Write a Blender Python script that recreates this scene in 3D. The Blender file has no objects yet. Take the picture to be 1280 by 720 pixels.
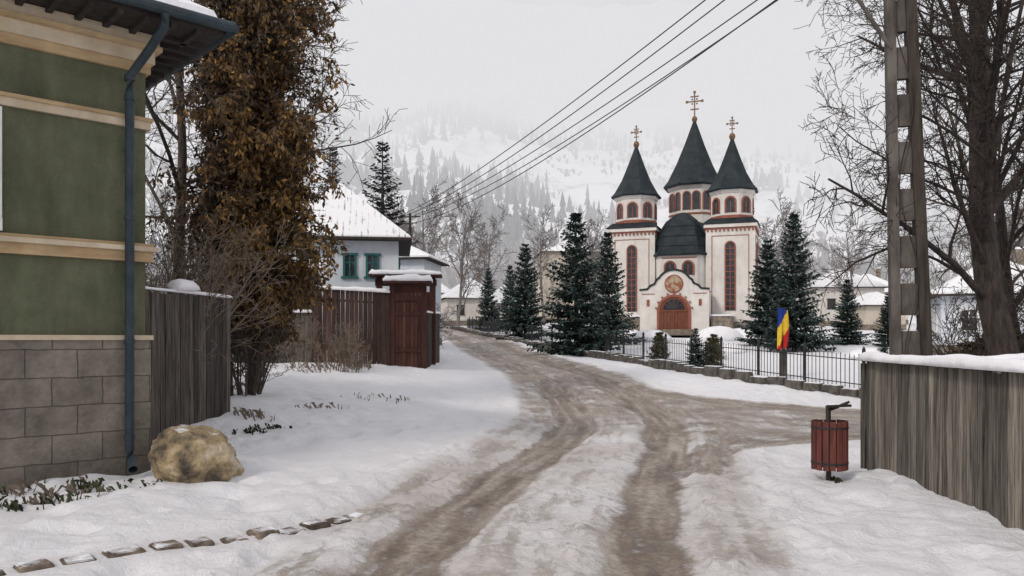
import bpy, math, random
import numpy as np
from mathutils import Vector, Matrix
R=random.Random(7)
S=bpy.context.scene
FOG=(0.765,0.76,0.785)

# ------------------------------------------------------------------ helpers
class MB:
    def __init__(s): s.v=[];s.f=[];s.m=[];s.r=[]
    def face(s,idx,m=0,r=0.0): s.f.append(idx);s.m.append(m);s.r.append(r)
    def poly(s,pts,m=0,r=0.0):
        b=len(s.v); s.v.extend([tuple(p) for p in pts]); s.face(tuple(range(b,b+len(pts))),m,r)
    def box(s,c,sz,m=0,rz=0.0,r=0.0,tilt=0.0,taper=1.0):
        b=len(s.v); ca,sa=math.cos(rz),math.sin(rz)
        for dz in(-.5,.5):
            k=taper if dz>0 else 1.0
            for dx,dy in((-.5,-.5),(.5,-.5),(.5,.5),(-.5,.5)):
                x=dx*sz[0]*k+dz*sz[2]*tilt;y=dy*sz[1]*k
                s.v.append((c[0]+x*ca-y*sa,c[1]+x*sa+y*ca,c[2]+dz*sz[2]))
        for q in((3,2,1,0),(4,5,6,7),(0,1,5,4),(1,2,6,5),(2,3,7,6),(3,0,4,7)):
            s.face(tuple(b+i for i in q),m,r)
    def tube(s,pts,rads,n=6,m=0,r=0.0,cap=False):
        b=len(s.v); N=len(pts)
        for i in range(N):
            p=pts[i]; d=(pts[min(i+1,N-1)]-pts[max(i-1,0)])
            if d.length<1e-9: d=Vector((0,0,1))
            d.normalize()
            a=Vector((0,0,1)) if abs(d.z)<.9 else Vector((1,0,0))
            u=d.cross(a).normalized(); w=u.cross(d)
            for k in range(n):
                t=2*math.pi*k/n
                q=p+(u*math.cos(t)+w*math.sin(t))*rads[i]
                s.v.append((q.x,q.y,q.z))
        for i in range(N-1):
            for k in range(n):
                k2=(k+1)%n
                s.face((b+i*n+k,b+i*n+k2,b+(i+1)*n+k2,b+(i+1)*n+k),m,r)
        if cap:
            s.face(tuple(b+k for k in range(n)),m,r); s.face(tuple(b+(N-1)*n+k for k in reversed(range(n))),m,r)
    def loft(s,loops,m=0,r=0.0,caps=True):
        b=len(s.v); n=len(loops[0])
        for L in loops: s.v.extend([tuple(p) for p in L])
        for i in range(len(loops)-1):
            for k in range(n):
                k2=(k+1)%n
                s.face((b+i*n+k,b+i*n+k2,b+(i+1)*n+k2,b+(i+1)*n+k),m,r)
        if caps:
            s.face(tuple(b+k for k in reversed(range(n))),m,r)
            s.face(tuple(b+(len(loops)-1)*n+k for k in range(n)),m,r)
    def lathe(s,prof,n,c=(0,0),m=0,rot=0.0,r=0.0,caps=True):
        loops=[]
        for rr,h in prof:
            loops.append([(c[0]+rr*math.cos(rot+2*math.pi*k/n),c[1]+rr*math.sin(rot+2*math.pi*k/n),h) for k in range(n)])
        s.loft(loops,m,r,caps)
    def build(s,name,mats,parent=None,loc=(0,0,0),rz=0.0,smooth=False):
        me=bpy.data.meshes.new(name)
        me.from_pydata(s.v,[],s.f)
        if not isinstance(mats,(list,tuple)): mats=[mats]
        for mt in mats: me.materials.append(mt)
        me.polygons.foreach_set('material_index',s.m)
        a=me.attributes.new('rnd','FLOAT','FACE'); a.data.foreach_set('value',s.r)
        if smooth: me.polygons.foreach_set('use_smooth',[True]*len(s.f))
        me.update()
        o=bpy.data.objects.new(name,me); S.collection.objects.link(o)
        o.location=loc; o.rotation_euler=(0,0,rz)
        if parent: o.parent=parent
        return o
def empty(name,loc=(0,0,0),rz=0.0):
    o=bpy.data.objects.new(name,None); S.collection.objects.link(o); o.location=loc; o.rotation_euler=(0,0,rz); o.empty_display_size=.3
    return o
def inst(name,me,loc,rz=0,sc=(1,1,1)):
    o=bpy.data.objects.new(name,me); S.collection.objects.link(o); o.location=loc;o.rotation_euler=(0,0,rz);o.scale=sc
    return o

def paint_mist(nt,shader_out,out):  # haze painted into the material: glowing fog colour mixed in by position
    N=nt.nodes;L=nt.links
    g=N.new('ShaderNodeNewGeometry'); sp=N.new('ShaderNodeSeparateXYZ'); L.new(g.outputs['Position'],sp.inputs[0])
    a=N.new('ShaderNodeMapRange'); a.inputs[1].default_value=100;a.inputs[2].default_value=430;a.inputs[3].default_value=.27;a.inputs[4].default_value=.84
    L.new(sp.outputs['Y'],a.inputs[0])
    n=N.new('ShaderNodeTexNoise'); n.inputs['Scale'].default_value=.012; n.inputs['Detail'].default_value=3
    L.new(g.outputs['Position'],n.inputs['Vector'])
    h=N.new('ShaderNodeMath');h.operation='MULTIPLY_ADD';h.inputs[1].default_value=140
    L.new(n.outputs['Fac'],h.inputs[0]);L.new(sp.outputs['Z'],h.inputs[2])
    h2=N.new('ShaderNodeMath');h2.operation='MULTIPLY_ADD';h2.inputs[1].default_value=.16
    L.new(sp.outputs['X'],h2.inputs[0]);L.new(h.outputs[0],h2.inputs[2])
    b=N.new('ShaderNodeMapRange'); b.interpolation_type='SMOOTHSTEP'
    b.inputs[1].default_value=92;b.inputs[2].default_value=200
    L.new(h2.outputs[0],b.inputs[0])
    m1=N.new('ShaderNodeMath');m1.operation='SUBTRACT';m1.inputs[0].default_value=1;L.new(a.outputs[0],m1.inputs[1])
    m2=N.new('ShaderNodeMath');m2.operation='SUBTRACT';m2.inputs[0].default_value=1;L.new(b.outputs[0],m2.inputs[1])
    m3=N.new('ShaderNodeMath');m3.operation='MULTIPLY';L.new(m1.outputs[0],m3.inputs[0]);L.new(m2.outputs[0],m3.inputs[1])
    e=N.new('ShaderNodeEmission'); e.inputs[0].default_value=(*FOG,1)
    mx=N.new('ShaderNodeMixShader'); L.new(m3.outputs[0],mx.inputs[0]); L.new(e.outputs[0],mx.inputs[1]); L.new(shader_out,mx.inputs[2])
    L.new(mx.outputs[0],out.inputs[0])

def pm(name,c1,c2=None,scale=3.0,rough=.85,bump=0.0,bscale=20.0,stretch=(1,1,1),rnd=0.0,snow=0.0,mist=False,lo=.35,hi=.65,metal=0.0,c3=None,spec=.3,detail=4.0,stain=0.0):
    m=bpy.data.materials.new(name); m.use_nodes=True; nt=m.node_tree; N=nt.nodes; L=nt.links
    bs=N['Principled BSDF']; out=N['Material Output']
    bs.inputs['Roughness'].default_value=rough; bs.inputs['Metallic'].default_value=metal
    bs.inputs['Specular IOR Level'].default_value=spec
    tc=N.new('ShaderNodeTexCoord'); mp=N.new('ShaderNodeMapping'); mp.inputs['Scale'].default_value=stretch
    L.new(tc.outputs['Object'],mp.inputs[0])
    n=N.new('ShaderNodeTexNoise'); n.inputs['Scale'].default_value=scale;n.inputs['Detail'].default_value=detail; n.inputs['Roughness'].default_value=.65
    L.new(mp.outputs[0],n.inputs['Vector'])
    cr=N.new('ShaderNodeValToRGB'); cr.color_ramp.elements[0].position=lo;cr.color_ramp.elements[1].position=hi
    cr.color_ramp.elements[0].color=(*c1,1);cr.color_ramp.elements[1].color=(*(c2 or c1),1)
    if c3: e=cr.color_ramp.elements.new(min(.98,hi+.15)); e.color=(*c3,1)
    L.new(n.outputs['Fac'],cr.inputs[0]); col=cr.outputs[0]
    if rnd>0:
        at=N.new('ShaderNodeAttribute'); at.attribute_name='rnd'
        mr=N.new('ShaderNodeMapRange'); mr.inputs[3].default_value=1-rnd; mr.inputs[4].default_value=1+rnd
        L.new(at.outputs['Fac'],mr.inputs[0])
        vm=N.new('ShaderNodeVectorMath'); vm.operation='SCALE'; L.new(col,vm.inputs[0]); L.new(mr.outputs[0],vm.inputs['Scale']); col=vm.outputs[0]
    if stain>0:
        mp2=N.new('ShaderNodeMapping');mp2.inputs['Scale'].default_value=(2.2,2.2,.5);L.new(tc.outputs['Object'],mp2.inputs[0])
        ns=N.new('ShaderNodeTexNoise');ns.inputs['Scale'].default_value=.9;ns.inputs['Detail'].default_value=6;ns.inputs['Roughness'].default_value=.7;L.new(mp2.outputs[0],ns.inputs['Vector'])
        mr=N.new('ShaderNodeMapRange');mr.inputs[1].default_value=.3;mr.inputs[2].default_value=.7;mr.inputs[3].default_value=1-stain;mr.inputs[4].default_value=1+stain*.6;L.new(ns.outputs['Fac'],mr.inputs[0])
        vm=N.new('ShaderNodeVectorMath'); vm.operation='SCALE'; L.new(col,vm.inputs[0]); L.new(mr.outputs[0],vm.inputs['Scale']); col=vm.outputs[0]
    if snow>0:
        g=N.new('ShaderNodeNewGeometry'); sp=N.new('ShaderNodeSeparateXYZ'); L.new(g.outputs['Normal'],sp.inputs[0])
        n2=N.new('ShaderNodeTexNoise'); n2.inputs['Scale'].default_value=4.0; n2.inputs['Detail'].default_value=5; L.new(tc.outputs['Object'],n2.inputs['Vector'])
        ad=N.new('ShaderNodeMath');ad.operation='MULTIPLY_ADD';ad.inputs[1].default_value=.9;L.new(n2.outputs['Fac'],ad.inputs[0]);L.new(sp.outputs['Z'],ad.inputs[2])
        mr2=N.new('ShaderNodeMapRange'); mr2.inputs[1].default_value=1.45-snow*.6; mr2.inputs[2].default_value=1.6-snow*.6; L.new(ad.outputs[0],mr2.inputs[0])
        mx=N.new('ShaderNodeMixRGB'); mx.inputs[2].default_value=(.84,.85,.89,1); L.new(mr2.outputs[0],mx.inputs[0]);L.new(col,mx.inputs[1]);col=mx.outputs[0]
    L.new(col,bs.inputs['Base Color'])
    if bump>0:
        n3=N.new('ShaderNodeTexNoise'); n3.inputs['Scale'].default_value=bscale;n3.inputs['Detail'].default_value=3; L.new(mp.outputs[0],n3.inputs['Vector'])
        b=N.new('ShaderNodeBump'); b.inputs['Strength'].default_value=bump; b.inputs['Distance'].default_value=.03; L.new(n3.outputs['Fac'],b.inputs['Height']); L.new(b.outputs[0],bs.inputs['Normal'])
    if mist: paint_mist(nt,bs.outputs[0],out)
    return m

# ------------------------------------------------------------------ materials
M_snow=pm('snow',(.82,.82,.86),(.90,.895,.93),2.5,.8,.5,12)
M_snowroof=pm('snow_roof',(.60,.60,.63),(.86,.865,.89),3.5,.8,.5,7,lo=.3,hi=.45)
M_plaster=pm('white_plaster',(.64,.605,.56),(.76,.73,.69),.7,.9,.15,25,stain=.14)
M_bluewall=pm('pale_blue_plaster',(.56,.61,.67),(.68,.71,.75),1.2,.9,.15,20,stain=.10)
M_cream=pm('beige_plaster',(.50,.44,.36),(.60,.54,.46),1.5,.9,.2,20)
M_red=pm('brick_red_trim',(.22,.075,.05),(.33,.12,.08),6,.8,.2,30)
M_slate=pm('slate_metal_roof',(.009,.015,.019),(.024,.033,.039),1.6,.6,.4,9,spec=.25)
M_glass=pm('dark_glass',(.02,.022,.028),(.05,.055,.065),2,.15,spec=.5)
M_gold=pm('tarnished_gilding',(.12,.07,.04),(.22,.13,.07),8,.5,metal=.3)
M_door=pm('varnished_wood',(.13,.042,.022),(.21,.075,.04),3,.55,.3,12,stretch=(6,6,.6))
M_stone=pm('field_stone',(.12,.10,.08),(.30,.25,.21),3.5,.9,.8,6)
M_darkstone=pm('dark_stone',(.05,.046,.042),(.15,.135,.12),4,.9,.8,7,snow=.42)
M_iron=pm('wrought_iron',(.02,.02,.022),(.04,.04,.042),6,.6)
M_green=pm('green_stucco',(.108,.120,.070),(.172,.180,.115),1.6,.95,.9,60,lo=.3,hi=.7,stain=.38,detail=7)
M_ochre=pm('ochre_moulding',(.38,.26,.135),(.54,.40,.24),2.2,.85,.3,18,stretch=(.6,.6,3),stain=.22)
M_ochre2=pm('cream_moulding',(.50,.40,.28),(.62,.53,.40),2.5,.85,.3,18,stain=.2)
M_pipe=pm('painted_downpipe',(.020,.034,.043),(.040,.058,.070),5,.5,.1,30,stain=.2)
M_soffit=pm('eave_boards',(.022,.018,.016),(.055,.045,.04),3,.85,.4,10,stretch=(1,8,1))
M_darkfence=pm('dark_weathered_boards',(.040,.033,.029),(.130,.110,.095),5,.9,.9,14,stretch=(5,5,.35),rnd=.55,stain=.2)
M_redfence=pm('red_brown_boards',(.040,.026,.021),(.105,.060,.046),5,.9,.7,14,stretch=(5,5,.4),rnd=.45,stain=.2)
M_greyfence=pm('grey_weathered_boards',(.072,.062,.052),(.275,.245,.205),4,.9,.9,14,stretch=(6,6,.35),rnd=.5,stain=.28)
M_redpaint=pm('faded_red_paint',(.065,.027,.022),(.125,.048,.037),4,.8,.5,14,stretch=(3,3,.5),rnd=.3,stain=.3)
M_binwood=pm('stained_bin_wood',(.10,.028,.022),(.19,.060,.048),5,.6,.6,16,stretch=(4,4,.5),rnd=.4,stain=.3)
M_concrete=pm('weathered_concrete',(.060,.052,.046),(.150,.132,.118),3,.95,.6,18,stretch=(1,1,.4),stain=.3)
M_pole=pm('tarred_pole',(.025,.02,.017),(.075,.06,.05),3,.9,.6,14,stretch=(3,3,.3))
M_teal=pm('teal_paint',(.015,.085,.09),(.03,.14,.145),5,.6)
M_white=pm('white_paint',(.66,.64,.61),(.78,.77,.74),5,.7,stain=.1)
M_barn=pm('barn_boards',(.05,.035,.027),(.13,.09,.07),4,.9,.6,14,stretch=(4,4,.4),rnd=.35)
M_bark=pm('grey_brown_bark',(.045,.036,.03),(.12,.10,.085),6,.95,.8,20,stretch=(2,2,.5))
M_barkD=pm('dark_bark',(.025,.02,.018),(.07,.055,.047),6,.95,.8,20,stretch=(2,2,.5))
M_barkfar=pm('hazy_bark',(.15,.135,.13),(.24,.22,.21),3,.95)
M_twig=pm('pale_twigs',(.15,.115,.09),(.27,.215,.17),3,.95)
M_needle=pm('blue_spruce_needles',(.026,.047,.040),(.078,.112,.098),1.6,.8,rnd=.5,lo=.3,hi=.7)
M_frost=pm('frosted_needles',(.14,.18,.175),(.30,.345,.345),3,.8,rnd=.3)
M_needleD=pm('dark_spruce_needles',(.035,.045,.042),(.075,.088,.082),1.2,.85,rnd=.4)
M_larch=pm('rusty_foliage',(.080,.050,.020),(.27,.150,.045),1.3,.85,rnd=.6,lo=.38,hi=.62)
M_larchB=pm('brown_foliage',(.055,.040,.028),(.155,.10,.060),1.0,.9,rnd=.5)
M_yellowcon=pm('yellowish_conifer',(.09,.085,.035),(.20,.17,.08),3,.85,rnd=.4)
M_grass=pm('winter_grass',(.018,.028,.012),(.055,.065,.028),6,.85,rnd=.6)
M_rock=pm('ochre_boulder',(.085,.07,.055),(.38,.29,.17),2.6,.9,1.0,9,c3=(.62,.56,.48),snow=.10,lo=.38,hi=.54,detail=8,stain=.3)
M_ceram=pm('ceramic_insulator',(.3,.3,.3),(.4,.4,.4),5,.4)
M_blue=pm('flag_blue',(.01,.03,.22),(.015,.05,.29),5,.8)
M_yel=pm('flag_yellow',(.68,.45,.03),(.75,.52,.05),5,.8)
M_rd=pm('flag_red',(.45,.015,.02),(.54,.03,.03),5,.8)
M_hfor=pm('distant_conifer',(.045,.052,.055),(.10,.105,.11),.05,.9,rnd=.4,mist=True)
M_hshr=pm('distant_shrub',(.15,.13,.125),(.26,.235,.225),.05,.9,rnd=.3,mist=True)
M_mosaic=pm('medallion_mosaic',(.28,.10,.06),(.42,.34,.24),3.5,.8,lo=.42,hi=.55)

def brickmat():
    m=bpy.data.materials.new('cut_stone_blocks'); m.use_nodes=True; nt=m.node_tree;N=nt.nodes;L=nt.links;bs=N['Principled BSDF']
    tc=N.new('ShaderNodeTexCoord'); sp=N.new('ShaderNodeSeparateXYZ');L.new(tc.outputs['Object'],sp.inputs[0])
    ad=N.new('ShaderNodeMath');ad.operation='ADD';L.new(sp.outputs[0],ad.inputs[0]);L.new(sp.outputs[1],ad.inputs[1])
    cb=N.new('ShaderNodeCombineXYZ');L.new(ad.outputs[0],cb.inputs[0]);L.new(sp.outputs[2],cb.inputs[1])
    nw=N.new('ShaderNodeTexNoise');nw.inputs['Scale'].default_value=5;L.new(cb.outputs[0],nw.inputs['Vector'])
    wv=N.new('ShaderNodeVectorMath');wv.operation='MULTIPLY_ADD';wv.inputs[1].default_value=(.03,.03,0);L.new(nw.outputs['Color'],wv.inputs[0]);L.new(cb.outputs[0],wv.inputs[2])
    b=N.new('ShaderNodeTexBrick');L.new(wv.outputs[0],b.inputs[0]); b.inputs['Scale'].default_value=1
    b.inputs['Brick Width'].default_value=.56;b.inputs['Row Height'].default_value=.34;b.inputs['Mortar Size'].default_value=.008;b.inputs['Mortar Smooth'].default_value=.9
    b.inputs['Color1'].default_value=(.185,.158,.130,1);b.inputs['Color2'].default_value=(.225,.195,.163,1);b.inputs['Mortar'].default_value=(.12,.10,.085,1)
    n=N.new('ShaderNodeTexNoise');n.inputs['Scale'].default_value=1.8;n.inputs['Detail'].default_value=9;n.inputs['Roughness'].default_value=.75;L.new(tc.outputs['Object'],n.inputs['Vector'])
    mr=N.new('ShaderNodeMapRange');mr.inputs[1].default_value=.3;mr.inputs[2].default_value=.7;mr.inputs[3].default_value=.45;mr.inputs[4].default_value=1.5;L.new(n.outputs['Fac'],mr.inputs[0])
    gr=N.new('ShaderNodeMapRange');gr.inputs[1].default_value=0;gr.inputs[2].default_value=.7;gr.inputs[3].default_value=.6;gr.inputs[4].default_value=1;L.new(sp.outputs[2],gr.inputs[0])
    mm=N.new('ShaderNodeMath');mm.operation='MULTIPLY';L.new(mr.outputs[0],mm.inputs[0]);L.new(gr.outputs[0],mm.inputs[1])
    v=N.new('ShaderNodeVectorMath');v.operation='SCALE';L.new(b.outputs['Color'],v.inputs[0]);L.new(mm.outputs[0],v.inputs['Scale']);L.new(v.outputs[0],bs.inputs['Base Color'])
    n2=N.new('ShaderNodeTexNoise');n2.inputs['Scale'].default_value=18;n2.inputs['Detail'].default_value=5;L.new(tc.outputs['Object'],n2.inputs['Vector'])
    sb=N.new('ShaderNodeMath');sb.operation='MULTIPLY_ADD';sb.inputs[1].default_value=-1.2;L.new(b.outputs['Fac'],sb.inputs[0]);L.new(n2.outputs['Fac'],sb.inputs[2])
    bu=N.new('ShaderNodeBump');bu.inputs['Strength'].default_value=.8;bu.inputs['Distance'].default_value=.025;L.new(sb.outputs[0],bu.inputs['Height']);L.new(bu.outputs[0],bs.inputs['Normal'])
    bs.inputs['Roughness'].default_value=.95
    return m
M_block=brickmat()

# ------------------------------------------------------------------ terrain
rs=np.random.RandomState(3); TAB=rs.rand(256,256)
def vn(x,y,s=0):
    x=np.asarray(x,float)+s*37.7;y=np.asarray(y,float)+s*11.3
    xi=np.floor(x).astype(int);yi=np.floor(y).astype(int);fx=x-xi;fy=y-yi
    fx=fx*fx*(3-2*fx);fy=fy*fy*(3-2*fy)
    a=TAB[xi%256,yi%256];b=TAB[(xi+1)%256,yi%256];c=TAB[xi%256,(yi+1)%256];d=TAB[(xi+1)%256,(yi+1)%256]
    return (a*(1-fx)+b*fx)*(1-fy)+(c*(1-fx)+d*fx)*fy
def fbm(x,y,o=4,s=0):
    t=0;a=.5;f=1.;tot=0
    for i in range(o): t=t+a*vn(x*f,y*f,s+i*3);tot+=a;a*=.5;f*=2.03
    return t/tot
def ss(t): t=np.clip(t,0,1); return t*t*(3-2*t)
BY=[-80,18,22,28,36,45,55,65,80,120,200];BZ=[0,0,.2,.54,.83,1.1,1.7,2.2,2.85,4.5,7]
def base_z(y):
    y=np.asarray(y,float); w=np.clip(.06*np.abs(y),.3,4)
    return sum(np.interp(y+o*w,BY,BZ) for o in(-1.,-.5,0,.5,1.))/5
LY=[-30,6.1,8,10.3,15,19,24,32,52,75,120];LX=[-4,-2.44,-1.92,-.82,.6,1.04,.7,-.64,-3.1,-6,-14]
def hmac(x,y):
    x=np.asarray(x,float);y=np.asarray(y,float)
    t=np.interp(y,LY,LX)-x
    z=base_z(y)
    z=z+.09*ss(t/.6)*ss((16-y)/4+1)+np.clip(.08*t,0,.5)*ss((y-9.5)/5)
    z=z+.06*ss((x-3.0)/1.0)*ss((12-y)/2)
    return z
def H(x,y): return float(hmac(x,y))
def catmull(P,n=10):
    P=[np.array(p,float) for p in P]; out=[]
    Q=[2*P[0]-P[1]]+P+[2*P[-1]-P[-2]]
    for i in range(1,len(Q)-2):
        for k in range(n):
            t=k/n;p0,p1,p2,p3=Q[i-1:i+3]
            out.append(.5*((2*p1)+(-p0+p2)*t+(2*p0-5*p1+4*p2-p3)*t*t+(-p0+3*p1-3*p2+p3)*t**3))
    out.append(P[-1]); return np.array(out)
def pdist(X,Y,path):
    best=np.full(X.shape,1e9);sg=np.zeros(X.shape);al=np.zeros(X.shape);acc=0
    for i in range(len(path)-1):
        a=path[i];b=path[i+1];d=b-a;L=np.hypot(*d)
        t=np.clip(((X-a[0])*d[0]+(Y-a[1])*d[1])/(L*L),0,1)
        dx=X-a[0]-t*d[0];dy=Y-a[1]-t*d[1];D=np.hypot(dx,dy)
        s=np.sign(dx*d[1]-dy*d[0])
        k=D<best;best=np.where(k,D,best);sg=np.where(k,s*D,sg);al=np.where(k,acc+t*L,al);acc+=L
    return best,sg,al
MAIN=catmull([(-.1,-30),(0,2),(.1,6.1),(.85,10.3),(1.85,14.5),(2.35,18),(2.3,22),(1.9,28),(.7,36),(-.5,44),(-1.9,53),(-3.9,65),(-6,78),(-9.5,92),(-16,122)])
TD=catmull([(2.5,11.0),(3.2,13.0),(4.8,14.4),(7,15.2),(12,16),(30,17.5)])
TE=catmull([(1.8,28),(3.4,24.5),(5.5,21.5),(8.5,19.4),(12,18.6),(30,19)])
KP=catmull([(-3.9,5.75),(-3.4,6.2),(-2.75,6.75),(-2.26,7.2),(-1.85,7.75),(-1.45,8.4)],12)
def spaced(a,b,step0,grow):
    o=[a];
    while o[-1]<b: o.append(o[-1]+max(step0,grow*(abs(o[-1]))))
    return o
xs=sorted(set([-q for q in spaced(6.5,260,.08,.05)][::-1]+list(np.arange(-6.45,9.5,.055))+spaced(9.5,280,.08,.04)))
ys=[-60,-45,-30,-20,-12,-6,-3,-1,0,1]+list(np.arange(1.5,5,.12))+spaced(5,132,.045,.007)
X,Y=np.meshgrid(np.array(xs),np.array(ys))
bd,sg,al=pdist(X,Y,MAIN)
dd,sd,ad_=pdist(X,Y,TD);de,se,ae=pdist(X,Y,TE);dk,_,_=pdist(X,Y,KP)
wob=(fbm(X*.5,Y*.5,3,5)-.5)*.5
as_=np.abs(sg+wob*.45)
off=.95
hw=.42+.22*ss((Y-10)/10)+.20*(vn(al*.45,sg*0+2,9)-.5)
rut=ss(1-(np.abs(as_-off)-hw*.55)/.34)
wide=ss((2.4-as_)/.6)
wides=.31+.40*ss((Y-12)/10)
mud=np.maximum(rut*1.0,wide*wides)
rd_=ss(1-(dd-.30)/.35);re_=ss(1-(de-.35)/.4)
between=ss((X-2.6)/1.2)*ss((Y-(np.interp(X,[2.6,4.8,7,12,30],[12.5,14.3,15.1,15.9,17.4])-.6))/.7)*ss((np.interp(X,[2,3.4,5.5,8.5,12,30],[27,24.7,21.7,19.6,18.8,19.2])+.6-Y)/.8)
mud=np.maximum(mud,np.maximum(rd_*.85,re_*.9));mud=np.maximum(mud,between*.66)
edge=ss(1-np.abs(as_-1.75)/.35)*ss((16-Y)/4)*(sg<0)
mud=np.maximum(mud,edge*.48)
roadz=np.maximum(np.maximum(wide,ss(1-(dd-.5)/.6)),np.maximum(ss(1-(de-.5)/.6),between))
Z=hmac(X,Y)
Zn=(fbm(X*.9,Y*.9,4,1)-.5)*.24*(1-.85*roadz)*ss((60-Y)/30+.3)
lum=(fbm(X*3.6,Y*3.6,4,8)-.5)*.10*ss((34-Y)/12)*(1-.65*roadz)
pit=-np.clip(vn(X*3.3,Y*2.6,21)-.60,0,1)*.28*(1-roadz)*ss((26-Y)/8)*ss(fbm(X*.45,Y*.45,2,40)*4-1.4)
crumb=np.clip(fbm(X*8,Y*8,3,33)-.50,0,1)*.17*ss((22-Y)/8)*np.maximum(wide*(1-rut*.7),ss(1-np.abs(as_-2.3)/.6))
berm=.035*np.exp(-((as_-2.4)/.25)**2)*(Y<60)+.02*np.exp(-((as_-.35)/.22)**2)*(Y<30)+.028*np.exp(-((as_-1.55)/.16)**2)*(Y<25)
kf=ss(1-(dk-.12)/.25)
Z=Z+(Zn+lum+pit)*(1-kf)+crumb+berm*(.4+1.2*vn(X*2,Y*2,4))-.045*rut-.03*rd_-.03*re_
Z=Z+rut*.035*(vn(sg*12,al*.9,6)-.5)+rut*.018*(fbm(X*6,Y*6,3,17)-.5)
xsA=np.array(xs);ysA=np.array(ys)
def HD(x,y):
    i=int(np.searchsorted(xsA,x))-1;j=int(np.searchsorted(ysA,y))-1
    fx=(x-xsA[i])/(xsA[i+1]-xsA[i]);fy=(y-ysA[j])/(ysA[j+1]-ysA[j])
    return float((Z[j,i]*(1-fx)+Z[j,i+1]*fx)*(1-fy)+(Z[j+1,i]*(1-fx)+Z[j+1,i+1]*fx)*fy)
ny,nx=X.shape
co=np.stack([X,Y,Z],-1).reshape(-1,3)
gx=np.gradient(Z,axis=1)/np.gradient(X,axis=1);gy=np.gradient(Z,axis=0)/np.gradient(Y,axis=0)
nrm=np.stack([-gx,-gy,np.ones_like(Z)],-1).reshape(-1,3);nrm/=np.linalg.norm(nrm,axis=1)[:,None]
useD=(dd<1.2)&(bd>2.0);useE=(de<1.4)&(bd>2.0)&~useD
U=np.where(useD,sd,np.where(useE,se,sg));V=np.where(useD,ad_,np.where(useE,ae,al))
N1=fbm(X*2.1,Y*2.1,5,71);N2=fbm(U*9,V*.75,4,83);N4=fbm(X*.8,Y*.8,3,95)
F0=mud+(N1-.5)*.85+(N2-.5)*1.0
F0=np.where(mud<.02,-2,F0)
has=np.clip((mud-.03)/.22,0,1)
DIRT=has*(.10+.62*N4)+ss(1-(as_-2.3)/1.5)*.14*N4*2+.35*kf*N1
idx=np.arange(ny*nx).reshape(ny,nx)
Fq=np.stack([idx[:-1,:-1],idx[:-1,1:],idx[1:,1:],idx[1:,:-1]],-1).reshape(-1,4)
rf=roadz.reshape(-1)[Fq].mean(1)>.3
def groundmat():
    m=bpy.data.materials.new('snow_and_slush'); m.use_nodes=True; nt=m.node_tree;N=nt.nodes;L=nt.links;bs=N['Principled BSDF']
    tc=N.new('ShaderNodeTexCoord');at=N.new('ShaderNodeAttribute');at.attribute_name='gd'
    sp=N.new('ShaderNodeSeparateXYZ');L.new(at.outputs['Vector'],sp.inputs[0])
    def noise(vec,sc,det,ro=.6):
        n=N.new('ShaderNodeTexNoise');n.inputs['Scale'].default_value=sc;n.inputs['Detail'].default_value=det;n.inputs['Roughness'].default_value=ro;L.new(vec,n.inputs['Vector']);return n.outputs['Fac']
    def math_(op,a,b,c=None):
        q=N.new('ShaderNodeMath');q.operation=op
        for i,z in enumerate((a,b,c)):
            if z is None: continue
            if isinstance(z,(int,float)): q.inputs[i].default_value=z
            else: L.new(z,q.inputs[i])
        return q.outputs[0]
    n3=noise(tc.outputs['Object'],11,5,.76)
    f=math_('ADD',sp.outputs[0],math_('MULTIPLY_ADD',n3,1.5,-.75))
    mr=N.new('ShaderNodeMapRange');mr.inputs[1].default_value=.34;mr.inputs[2].default_value=.80;L.new(f,mr.inputs[0]);fac=mr.outputs[0]
    cr=N.new('ShaderNodeValToRGB');e=cr.color_ramp.elements;e[0].position=.34;e[0].color=(.105,.077,.058,1);e[1].position=.68;e[1].color=(.52,.465,.42,1)
    q=e.new(.50);q.color=(.265,.21,.168,1)
    L.new(math_('ADD',math_('MULTIPLY',n3,.55),math_('MULTIPLY',sp.outputs[1],.45)),cr.inputs[0])
    cs=N.new('ShaderNodeMixRGB');cs.inputs[1].default_value=(.875,.87,.905,1);cs.inputs[2].default_value=(.50,.445,.405,1);L.new(sp.outputs[2],cs.inputs[0])
    mx=N.new('ShaderNodeMixRGB');L.new(fac,mx.inputs[0]);L.new(cs.outputs[0],mx.inputs[1]);L.new(cr.outputs[0],mx.inputs[2])
    L.new(mx.outputs[0],bs.inputs['Base Color'])
    ro=N.new('ShaderNodeMapRange');ro.inputs[3].default_value=.75;ro.inputs[4].default_value=.5;L.new(fac,ro.inputs[0]);L.new(ro.outputs[0],bs.inputs['Roughness'])
    bs.inputs['Specular IOR Level'].default_value=.35
    n5=noise(tc.outputs['Object'],4.5,7,.74)
    hgt=math_('ADD',math_('MULTIPLY',n5,1.9),math_('MULTIPLY',fac,-.3))
    b=N.new('ShaderNodeBump');b.inputs['Strength'].default_value=.9;b.inputs['Distance'].default_value=.045;L.new(hgt,b.inputs['Height']);L.new(b.outputs[0],bs.inputs['Normal'])
    return m
M_ground=groundmat()
GD=np.stack([F0,N2,np.clip(DIRT,0,1)],-1).reshape(-1,3).astype(np.float32)
def submesh(name,sel):
    F=Fq[sel];u,inv=np.unique(F,return_inverse=True);inv=inv.reshape(-1,4)
    me=bpy.data.meshes.new(name);me.from_pydata(co[u].tolist(),[],inv.tolist());me.materials.append(M_ground)
    me.polygons.foreach_set('use_smooth',[True]*len(inv))
    a=me.attributes.new('gd','FLOAT_VECTOR','POINT');a.data.foreach_set('vector',GD[u].reshape(-1))
    me.normals_split_custom_set_from_vertices(nrm[u].tolist())
    o=bpy.data.objects.new(name,me);S.collection.objects.link(o);return o
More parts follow.
